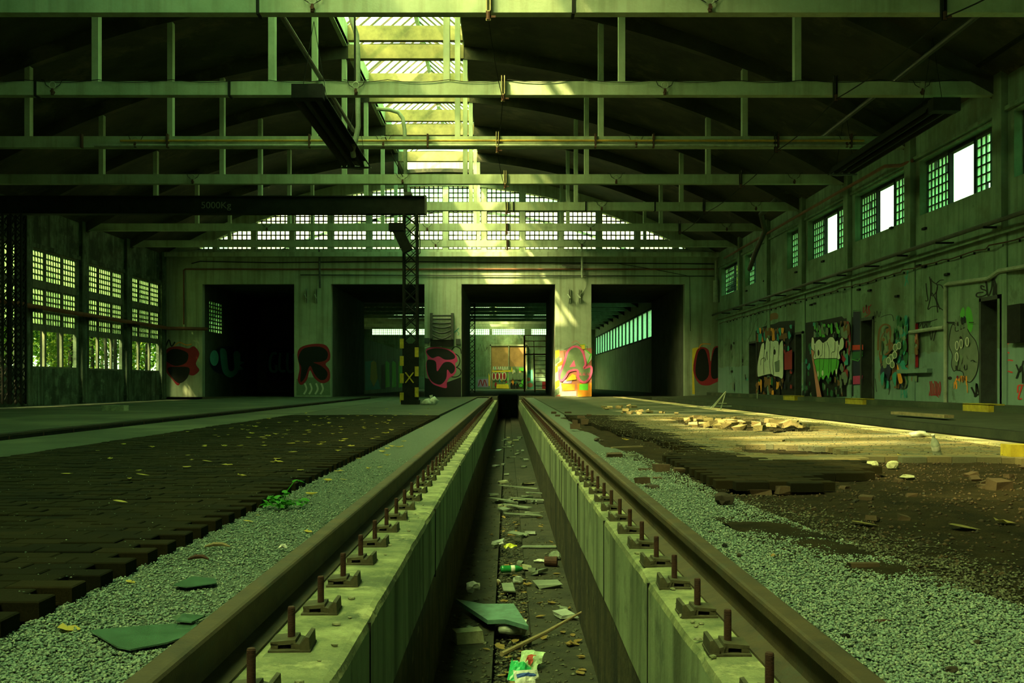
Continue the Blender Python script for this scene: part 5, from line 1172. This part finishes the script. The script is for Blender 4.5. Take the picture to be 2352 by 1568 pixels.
D_.done('dark red and black round throw-up in the far left corner')
E_ = Art(pf); E_.poly([(1590,905),(1590,800),(1603,797),(1640,905)], 'yellow'); E_.poly([(1596,908),(1594,860),(1662,860),(1662,908)], 'grey')
E_.blob([(1592,850),(1600,805),(1615,797),(1628,805),(1632,830),(1638,800),(1652,795),(1662,810),(1663,840),(1655,870),(1640,880),(1625,885),(1605,880)], 'dred')
E_.blob([(1597,850),(1604,808),(1618,802),(1626,825),(1628,860),(1615,875),(1603,870)], 'black'); E_.blob([(1634,830),(1642,800),(1655,802),(1660,825),(1655,860),(1640,870),(1633,860)], 'black')
E_.stroke([(1605,800),(1612,790),(1632,790)], 2, 'orange', ax=1); E_.done('black and red two-lobed throw-up on the pillar in the far right corner')
T_ = Art(pn); T_.ell(520,828,40,33,'navy'); T_.ell(492,822,10,18,'cyan'); T_.blob([(505,805),(512,800),(520,808),(524,845),(531,852),(538,845),(536,812),(545,806),(552,816),(548,850),(533,866),(518,862),(509,845)], 'cyan'); T_.poly([(548,828),(562,832),(550,838),(560,848),(545,850)], 'cyan')
T_.done('teal rounded letters on the left side wall inside the first doorway')
T2 = Art(pt); T2.poly([(612,875),(615,800),(672,800),(674,875)], 'navy'); T2.stroke([(636,812),(626,812),(620,830),(622,850),(634,852),(634,838)], 6, 'cyan', ax=1); T2.stroke([(644,810),(642,848),(656,852)], 6, 'cyan', ax=1); T2.stroke([(661,810),(660,845),(668,854),(675,845),(675,812)], 6, 'cyan', ax=1)
T2.done('pale letters GLU on the back wall inside the first doorway, at its right')
# hall 2 partition wall
def pp(x, y, k): X = -7.94; Y = F*X/(x-CX); return Vector((X+.004+.0015*k, Y, HC-(y-CY)*Y/F))
H = Art(pp); H.poly([(838,896),(838,830),(856,828),(874,893)], 'cyan'); H.poly([(850,870),(852,832),(858,828),(864,832),(867,870),(858,888)], 'yellow')
for x in (885,900,915): H.poly([(x,890),(x,832),(x+3,828),(x+9,834),(x+10,888)], 'lime'); 
H.poly([(876,893),(876,838),(883,836),(884,893)], 'black'); H.done('cyan and yellow vertical spray bands on the low wall beyond the second doorway')
# gate graffiti
Gt = Art(pe, crop=(1040, 640, 5.408)); Gt.poly([(490,1360),(490,1090),(900,1090),(905,1360)], 'sage'); random.seed(50); mess(Gt, ((495,1095),(900,1355)), ['yellow','lime','sage','teal','white','dred','lilac','orange'], 60, 14, 34); Gt.poly([(540,1360),(545,1310),(690,1310),(700,1365)], 'yellow'); Gt.poly([(490,1160),(490,1140),(715,1135),(720,1155)], 'yellow')
for x, w in ((500,30),(545,35),(590,30),(630,34)): Gt.ell(x+10,1210,w*.6,48,'dred','white',8)
for x in (720,770,815,850): Gt.ell(x,1210,24,44,'sage','grey',8)
for x in (730,765,800): Gt.ell(x,1330,16,38,'black')
Gt.ell(845,1325,26,24,'green','black',8); Gt.poly([(820,1140),(825,1105),(890,1105),(890,1145)], 'lime')
for x in range(500,690,28): Gt.stroke([(x,1130),(x+8,1090),(x+16,1130)], 8, 'white', ax=1)
Gt.done('many coloured throw-ups sprayed over the foot of the brown gate')
def pw(x, y, k): Y = 111.99; return Vector(((x-CX)*Y/F, Y-.004-.002*k, HC-(y-CY)*Y/F))
Gs = Art(pw, crop=(1040, 640, 5.408)); Gs.poly([(915,1360),(915,1140),(990,1130),(1000,1370)], 'cyan'); Gs.ell(940,1250,25,25,'salmon'); Gs.ell(960,1320,35,30,'salmon'); Gs.ell(945,1165,20,20,'teal'); Gs.poly([(310,1345),(310,1250),(440,1240),(440,1345)], 'lilac'); Gs.stroke([(320,1330),(345,1255),(370,1330),(395,1255),(420,1330)], 12, 'dred', ax=1); Gs.poly([(445,1330),(445,1170),(490,1290),(495,1335)], 'yellow')
Gs.stroke([(320,880),(340,810),(360,900),(380,820),(400,900),(430,850)], 7, 'black', sm=False, ax=1); Gs.poly([(1110,1370),(1110,1280),(1160,1280),(1160,1370)], 'dred'); Gs.done('bright tags on the end wall on either side of the brown gate')
# ---- right wall mural one (crop 1650,660 x5.6)
random.seed(41)
a = Art(pr, crop=(1650, 660, 5.6)); tp = [(480,560),(560,515),(640,480),(720,470),(780,440),(860,432)]
a.poly([(480,1400)]+tp+[(985,425),(985,1400)], 'black')
mess(a, ((500,520),(860,700)), ['brown','brown','orange','teal','brown','navy'], 44, 22, 50); mess(a, ((500,1150),(860,1380)), ['brown','orange','dgreen','brown','black'], 36, 20, 45); mess(a, ((870,480),(975,1300)), ['navy','dred','brown','black','teal'], 16, 15, 40)
a.poly([(880,840),(980,800),(980,1050),(880,1060)], 'dred')
a.blob([(530,1120),(530,1000),(560,830),(580,740),(600,712),(620,720),(628,800),(636,720),(650,650),(665,642),(690,690),(700,680),(740,690),(755,680),(800,690),(812,740),(830,700),(862,690),(866,900),(862,1160),(800,1150),(745,1140),(705,1115),(620,1130),(545,1150)], 'white', 'black', 9, ax=.7)
for l in ([(625,730),(612,1000),(618,1120)],[(698,690),(690,950),(705,1110)],[(748,760),(735,960),(742,1130)],[(815,740),(800,950)],[(575,1000),(580,930),(625,905),(628,960)],[(640,940),(655,820),(665,930)]): a.stroke(l, 9, 'black')
a.ell(757,830,14,36,'black'); a.poly([(755,960),(820,930),(818,1085),(765,1085)], 'grey')
a.done('mural of tall white rounded letters CAPI on a dark ground on the right wall')
a = Art(pr, crop=(1650, 660, 5.6)); a.poly([(1100,1420),(1100,460),(1200,440),(1240,440),(1590,370),(1620,400),(1735,380),(1740,1400)], 'black')
mess(a, ((1110,650),(1220,1150)), ['teal','dgreen','teal','black'], 14, 15, 40); mess(a, ((1240,450),(1600,640)), ['green','dgreen','grey','teal','grey','black'], 50, 18, 44); mess(a, ((1600,430),(1730,1300)), ['grey','sage','brown','grey','teal','dred'], 44, 22, 50)
a.poly([(1230,800),(1290,820),(1330,1230),(1370,1420),(1310,1420)], 'salmon'); mess(a, ((1370,1150),(1640,1400)), ['dgreen','grey','dgreen','brown'], 18, 15, 35); mess(a, ((1110,1150),(1280,1400)), ['black','sage','black','dgreen'], 12, 12, 30)
a.blob([(1250,650),(1275,650),(1290,720),(1310,690),(1350,665),(1395,710),(1410,700),(1445,680),(1480,640),(1530,640),(1560,690),(1590,680),(1605,740),(1620,670),(1650,640),(1670,700),(1660,780),(1610,830),(1600,930),(1290,930),(1285,830),(1245,780)], 'white', 'black', 9, ax=.7)
a.blob([(1290,925),(1450,915),(1600,925),(1590,1060),(1570,1150),(1550,1060),(1520,1130),(1500,1080),(1470,1180),(1440,1130),(1400,1190),(1370,1150),(1345,1210),(1320,1120),(1300,1020)], 'green', 'black', 8, ax=.7)
for l in ([(1395,720),(1385,860),(1355,915),(1350,1200)],[(1420,700),(1415,900),(1380,1160)],[(1450,700),(1480,820),(1470,1100)],[(1555,700),(1550,820),(1510,850),(1500,1080)],[(1600,760),(1560,1100)],[(1290,740),(1300,900)]): a.stroke(l, 8, 'black')
a.ell(1342,840,12,40,'black'); a.ell(1395,1100,12,36,'white'); a.ell(1335,1110,10,38,'white'); a.ell(1575,1080,10,36,'white')
a.done('mural of bubble letters, white above and green below, on the right wall')
a = Art(pr, crop=(1650, 660, 5.6)); a.poly([(1735,310),(1840,310),(1855,1250),(1735,1260)], 'navy'); a.poly([(1690,745),(1865,735),(1865,800),(1690,805)], 'red'); a.poly([(1730,830),(1860,820),(1850,920),(1720,930)], 'dgreen'); a.stroke([(1720,925),(1800,945),(1860,870)], 10, 'green', sm=False); a.poly([(1735,1140),(1860,1130),(1840,1240),(1735,1245)], 'mag'); a.stroke([(1735,300),(1830,290),(1845,640)], 12, 'dgreen', sm=False)
a.done('dark blue panel with red and green bands beside the narrow doorway')
a = Art(pr, crop=(1650, 660, 5.6)); a.blob([(640,420),(660,350),(720,325),(765,340),(765,400),(710,410),(670,430)], 'brown'); a.stroke([(600,490),(640,400),(665,370),(635,320)], 9, 'black'); a.stroke([(370,700),(440,560),(500,350)], 5, 'black'); a.stroke([(410,560),(420,380),(430,450)], 6, 'black'); a.stroke([(500,500),(515,400),(490,430)], 5, 'black')
mess(a, ((160,700),(215,1350)), ['black','grey','dgreen','black'], 16, 10, 30); mess(a, ((285,720),(400,1330)), ['grey','teal','black','sage'], 14, 8, 20); a.done('dark blotches and thin tags between the far corner and the first mural')
# ---- right wall tags (crop 1980,620 x4.613)
def art2(): return Art(pr, crop=(1980, 620, 4.613))
a = art2()
for l in ([(680,140),(690,250),(700,320),(670,325)],[(718,70),(730,160),(725,300),(700,415),(740,390),(800,385),(860,425)],[(735,90),(740,270),(790,230),(800,160),(760,130),(740,110)],[(745,240),(790,330),(805,450)],[(875,210),(840,160),(790,150),(830,110),(870,105)],[(800,180),(790,300),(830,415)]): a.stroke(l, 9, 'black')
a.done('tall thin black tag on the upper right wall above the hose niche')
a = art2()
for l in ([(1300,180),(1265,165),(1270,200),(1320,220),(1320,260),(1250,285),(1215,275),(1225,245),(1290,235)],[(1310,90),(1325,180),(1340,275),(1375,200),(1385,100)],[(1385,80),(1400,180),(1395,270),(1440,200),(1445,130)],[(1440,140),(1430,230),(1450,290)],[(1450,110),(1475,105),(1500,170),(1505,250),(1480,285),(1455,280)],[(1400,90),(1420,160),(1410,260)]): a.stroke(l, 14, 'black')
a.done('thick black scrawled tag above the tall grey doorway')
a = art2()
for l in ([(485,5),(475,90),(455,170)],[(455,60),(480,110),(508,190)],[(497,10),(505,110),(505,215)]): a.stroke(l, 10, 'teal')
a.done('dark teal X tag high on the right wall')
a = art2()
for l in ([(20,390),(15,450),(40,420),(45,370),(50,450),(65,450),(70,380)],[(100,365),(75,400),(85,450),(60,480),(30,495)]): a.stroke(l, 8, 'dred')
for l in ([(130,440),(145,510),(160,430),(180,500),(200,440)],[(120,560),(150,540)]): a.stroke(l, 5, 'black')
a.done('small purple tag above the narrow doorway')
a = art2()       # round-headed figure replaced by plain abstract shapes
mess(a, ((160,860),(505,1250)), ['brown','grey','teal','brown','sage','dgreen','navy'], 60, 24, 60); mess(a, ((380,480),(515,900)), ['teal','dgreen','sage','teal','dgreen'], 40, 16, 40); mess(a, ((210,620),(380,900)), ['sage','grey','brown','sage'], 26, 16, 40)
a.stroke([(215,850),(220,700),(240,610),(290,575),(340,600),(320,650)], 18, 'brown'); a.stroke([(240,860),(250,720),(290,650)], 8, 'brown'); a.stroke([(300,800),(350,770),(370,810),(330,870),(290,900)], 16, 'brown')
for cx, cy in ((400,820),(440,800),(355,930),(395,900),(370,1000),(330,960)): a.ell(cx,cy,22,36,'sage','white',7)
a.blob([(245,1120),(285,1080),(275,1200),(258,1220)], 'teal'); a.blob([(370,1120),(415,1080),(412,1190),(400,1235)], 'teal'); a.blob([(425,1000),(450,1060),(485,1180),(450,1200),(430,1120)], 'orange')
for l in ([(160,1000),(150,1150),(170,1280)],[(190,1150),(205,1290)],[(340,1190),(350,1250),(335,1320)],[(250,500),(300,480),(370,475),(390,540)]): a.stroke(l, 6, 'black')
a.done('tangled brown and teal graffiti between the narrow doorway and the hose niche')
a = art2(); a.stroke([(415,1355),(418,1270),(445,1275),(440,1310),(420,1320)], 7, 'teal', sm=False); a.stroke([(450,1355),(452,1270),(468,1290),(455,1310),(470,1355)], 7, 'teal', sm=False); a.stroke([(490,1270),(475,1270),(475,1345),(492,1345)], 7, 'teal', sm=False); a.stroke([(475,1310),(488,1308)], 6, 'teal', sm=False); a.stroke([(498,1275),(506,1345),(515,1275)], 7, 'teal', sm=False)
a.done('small teal letters PREV low on the right wall')
a = art2(); mess(a, ((525,640),(605,900)), ['brown','brown','salmon','sage'], 30, 12, 34); mess(a, ((525,900),(600,1180)), ['brown','sage','grey','sage'], 12, 8, 24)
a.done('rusty orange spray patch left of the red hose cabinet door')
a = art2()
for x in range(720,840,18): a.stroke([(x,1180+random.uniform(-20,20)),(x+8,1260),(x-6,1330)], 9, 'dred')
a.stroke([(735,1330),(780,1320),(820,1350)], 8, 'dred'); a.done('dripping dark red tag under the hose niche sill')
a = art2()
for l in ([(615,600),(640,560),(650,620),(680,570),(700,620),(740,590)],[(600,556),(700,550),(800,520)],[(720,640),(735,745),(755,640)],[(760,750),(790,640),(830,620)]): a.stroke(l, 8, 'black')
a.done('black scribbles around the top of the hose niche')
a = art2(); a.blob([(1040,470),(1070,395),(1090,430),(1085,520),(1060,530)], 'green'); a.blob([(1100,440),(1125,385),(1160,430),(1180,560),(1160,650),(1130,640),(1110,540)], 'green')
a.blob([(945,620),(965,575),(990,590),(1000,650),(1100,610),(1150,680),(1210,760),(1240,900),(1225,1060),(1185,1150),(1140,1190),(1090,1150),(1070,1080),(1000,1060),(975,1070),(950,1000),(960,900),(930,820),(925,750)], 'grey', 'black', 9)
mess(a, ((990,480),(1120,730)), ['grey','navy','black','grey'], 14, 14, 34); mess(a, ((1000,900),(1120,1060)), ['black','sage','grey','sage'], 12, 10, 26)
for cx, cy in ((1020,800),(1065,780),(1130,760),(1020,920)): a.ell(cx,cy,16,46,'grey','white',8)
a.stroke([(915,552),(1000,556)], 12, 'black'); a.stroke([(1150,555),(1205,555)], 9, 'black'); a.stroke([(1170,965),(1195,955),(1215,970)], 8, 'black')
a.done('big grey rounded abstract shape with bright green leaves left of the tall grey doorway')
a = art2(); mess(a, ((980,1120),(1130,1260)), ['orange','brown','dred','orange'], 14, 12, 30); a.stroke([(1120,1200),(1125,1300)], 6, 'orange'); a.done('orange dripping blotch below the big grey shape')
a = art2()
for l in ([(1160,1240),(1190,1300),(1210,1340),(1215,1200),(1235,1290),(1265,1320)],[(1190,1340),(1250,1310)]): a.stroke(l, 16, 'black')
a.ell(935,1145,22,18,'black'); a.done('thick black tag beside the foot of the tall grey doorway')
a = art2()
for l in ([(1465,320),(1490,400),(1510,330),(1500,420),(1545,400),(1540,460),(1500,480)],): a.stroke(l, 9, 'salmon')
for l in ([(1470,540),(1520,640),(1555,750)],[(1550,560),(1510,660),(1480,750)]): a.stroke(l, 10, 'black')
for l in ([(1615,760),(1560,770),(1535,800),(1535,860),(1565,880)],[(1605,960),(1550,955),(1520,1000),(1530,1060),(1565,1075),(1600,1085)],[(1716,1220),(1660,1225),(1655,1300)],[(1700,1230),(1660,1360),(1700,1360)]): a.stroke(l, 13, 'red')
for l in ([(1640,1000),(1680,1080),(1716,960)],[(1640,1150),(1700,1010),(1710,1200)]): a.stroke(l, 14, 'black')
a.done('red hooks and black scrawls right of the tall grey doorway')
# tags in the second hall wall through the right doorway
def p2(x, y, k): X = XR; Y = F*X/(x-CX); return Vector((X-.06-.001*k, Y, HC-(y-CY)*Y/F))
# ================================================================== OUTSIDE GREENERY
def tree(x, y, h, r, n, label, lean=0, low=.15, group=None, ls=.17):
    t = thing('tree', label, 'tree', (x, y, -.3), group); mb = MB(); top = Vector((x+lean, y, h*.85))
    mb.tube([(x, y, -.3), (x+lean*.3, y+.1, h*.3), (x+lean*.7, y-.1, h*.6), top], [.11,.09,.06,.03], 7); mb.build('trunk', M['bark'], t)
    c = rng.normal(0, 1, (n, 3)); c /= np.linalg.norm(c, axis=1)[:,None]; c *= (rng.uniform(0, 1, n)**.45)[:,None]
    cl = rng.integers(0, 14, n); cc = rng.uniform(-1, 1, (14, 3))*.62; P = cc[cl]+c*.42
    P = P*np.array([r, r, h*(1-low)/2])+np.array([x+lean*.5, y, h*(low+(1-low)/2)])
    a = rng.normal(0, 1, (n, 3)); a /= np.linalg.norm(a, axis=1)[:,None]; b = np.cross(a, rng.normal(0, 1, (n, 3))); b /= np.linalg.norm(b, axis=1)[:,None]
    s = rng.uniform(.6, 1.2, n)[:,None]*ls
    V = np.stack([P-a*s*.5, P+b*s*.32, P+a*s*.5, P-b*s*.32], 1).reshape(-1, 3)
    m2 = MB(); m2.v = [tuple(v) for v in V]; m2.f = [(4*i, 4*i+1, 4*i+2, 4*i+3) for i in range(n)]; m2.mi = [0]*n; m2.build('foliage', M['leaf'], t); return t
random.seed(9)
k = 0
for y in np.arange(23, 58, 2.6):
    tree(-18.3-random.uniform(0, .8), y+random.uniform(-.5, .5), random.uniform(8.5, 10), 1.75, 4600, 'young leafy tree close outside the left wall windows', random.uniform(-.4, .4), .05, 'young trees outside the left windows')
for y in np.arange(22, 54, 3.2):
    tree(-21.8-random.uniform(0, .8), y, random.uniform(9.5, 11.5), 2.3, 4200, 'dense taller tree whose crown shades the left wall windows', 0, .1, 'dense trees outside the left windows', .26)
for y in np.arange(34, 90, 6.5):
    tree(-25-random.uniform(0, 2), y, random.uniform(8, 10), 3.6, 2600, 'taller tree behind the young ones outside the left windows', 0, .05, 'tall trees outside the left windows', .3)
for y in (58, 62.5, 67): tree(13.5, y, 8.5, 2.6, 2600, 'yellow green tree seen through the last right wall window', 0, .3, 'trees outside the right wall', .22)
# birch stems outside the windows
for k, (px, Y) in enumerate([(97,38),(139,39),(215,44),(247,43),(262,45),(316,49),(335,50)]):
    X = (px-CX)*Y/F; mb = MB(); mb.tube([(X, Y, -.3), (X+random.uniform(-.1,.1), Y, 2.5), (X+random.uniform(-.3,.3), Y, 5.5)], [.09,.07,.05], 8); tag(mb.build('birch', M['bark']), 'thin pale tree stem just outside the left windows', 'tree trunk', 'thin pale stems outside the left windows')
# small plant growing in through the left window
# ================================================================== LIGHT
w = bpy.data.worlds.new('daylight'); SC.world = w; w.use_nodes = True; nt = w.node_tree; nt.nodes.clear()
out = N(nt, 'ShaderNodeOutputWorld'); bg = N(nt, 'ShaderNodeBackground'); nt.links.new(bg.outputs[0], out.inputs[0])
tc = N(nt, 'ShaderNodeTexCoord'); sp = N(nt, 'ShaderNodeSeparateXYZ'); nt.links.new(tc.outputs['Generated'], sp.inputs[0])
col = ramp(nt, sp.outputs[2], [(0.0, (.20,.30,.13)), (.04, (.50,.80,.36)), (.5, (.27,1.0,.46)), (1, (.25,1.0,.46))])
nt.links.new(col, bg.inputs[0]); bg.inputs[1].default_value = 6.2
sd = bpy.data.lights.new('sun', 'SUN'); so = bpy.data.objects.new('sun', sd); COL.objects.link(so)
so.rotation_euler = Vector((.65, .60, -1)).to_track_quat('-Z', 'Y').to_euler(); so.location = (-8, -6, 20)
sd.energy = 30; sd.angle = math.radians(1.2); sd.color = (1, .84, .33)
s2 = bpy.data.lights.new('added_glow_sun', 'SUN'); o2 = bpy.data.objects.new('added_glow_sun', s2); COL.objects.link(o2)      # second, very wide sun added for a soft glow under the skylight
o2.rotation_euler = Vector((.60, .62, -1)).to_track_quat('-Z', 'Y').to_euler(); o2.location = (-9, -7, 20); s2.energy = 46; s2.angle = math.radians(46); s2.color = (.95, .92, .36)
def portal(loc, d, sx, sy):
    l = bpy.data.lights.new('window_light', 'AREA'); o = bpy.data.objects.new('window_light', l); COL.objects.link(o)
    l.shape = 'RECTANGLE'; l.size = sx; l.size_y = sy; l.cycles.is_portal = True; o.location = loc
    o.rotation_euler = Vector(d).to_track_quat('-Z', 'Y').to_euler(); return o
for y in (8.2, 33.6): portal((-2.8, y, 12.3), (0,0,-1), 4.0, 25.4)
for a, b in RW: portal((XR+.5, (a+b)/2, 5.04), (-1,0,0), b-a, 1.3)
for a, b in LW: portal((XL-.5, (a+b)/2, 3.05), (1,0,0), b-a, 3.9)
portal((-2.9, YF+.5, 8.0), (0,-1,0), 23, 3.2)
portal((-2.8, 102, 12.3), (0,0,-1), 4.0, 18)
vs = SC.view_settings; vs.view_transform = 'Standard'; vs.look = 'None'; vs.gamma = 1; vs.use_curve_mapping = False; vs.exposure = -0.12
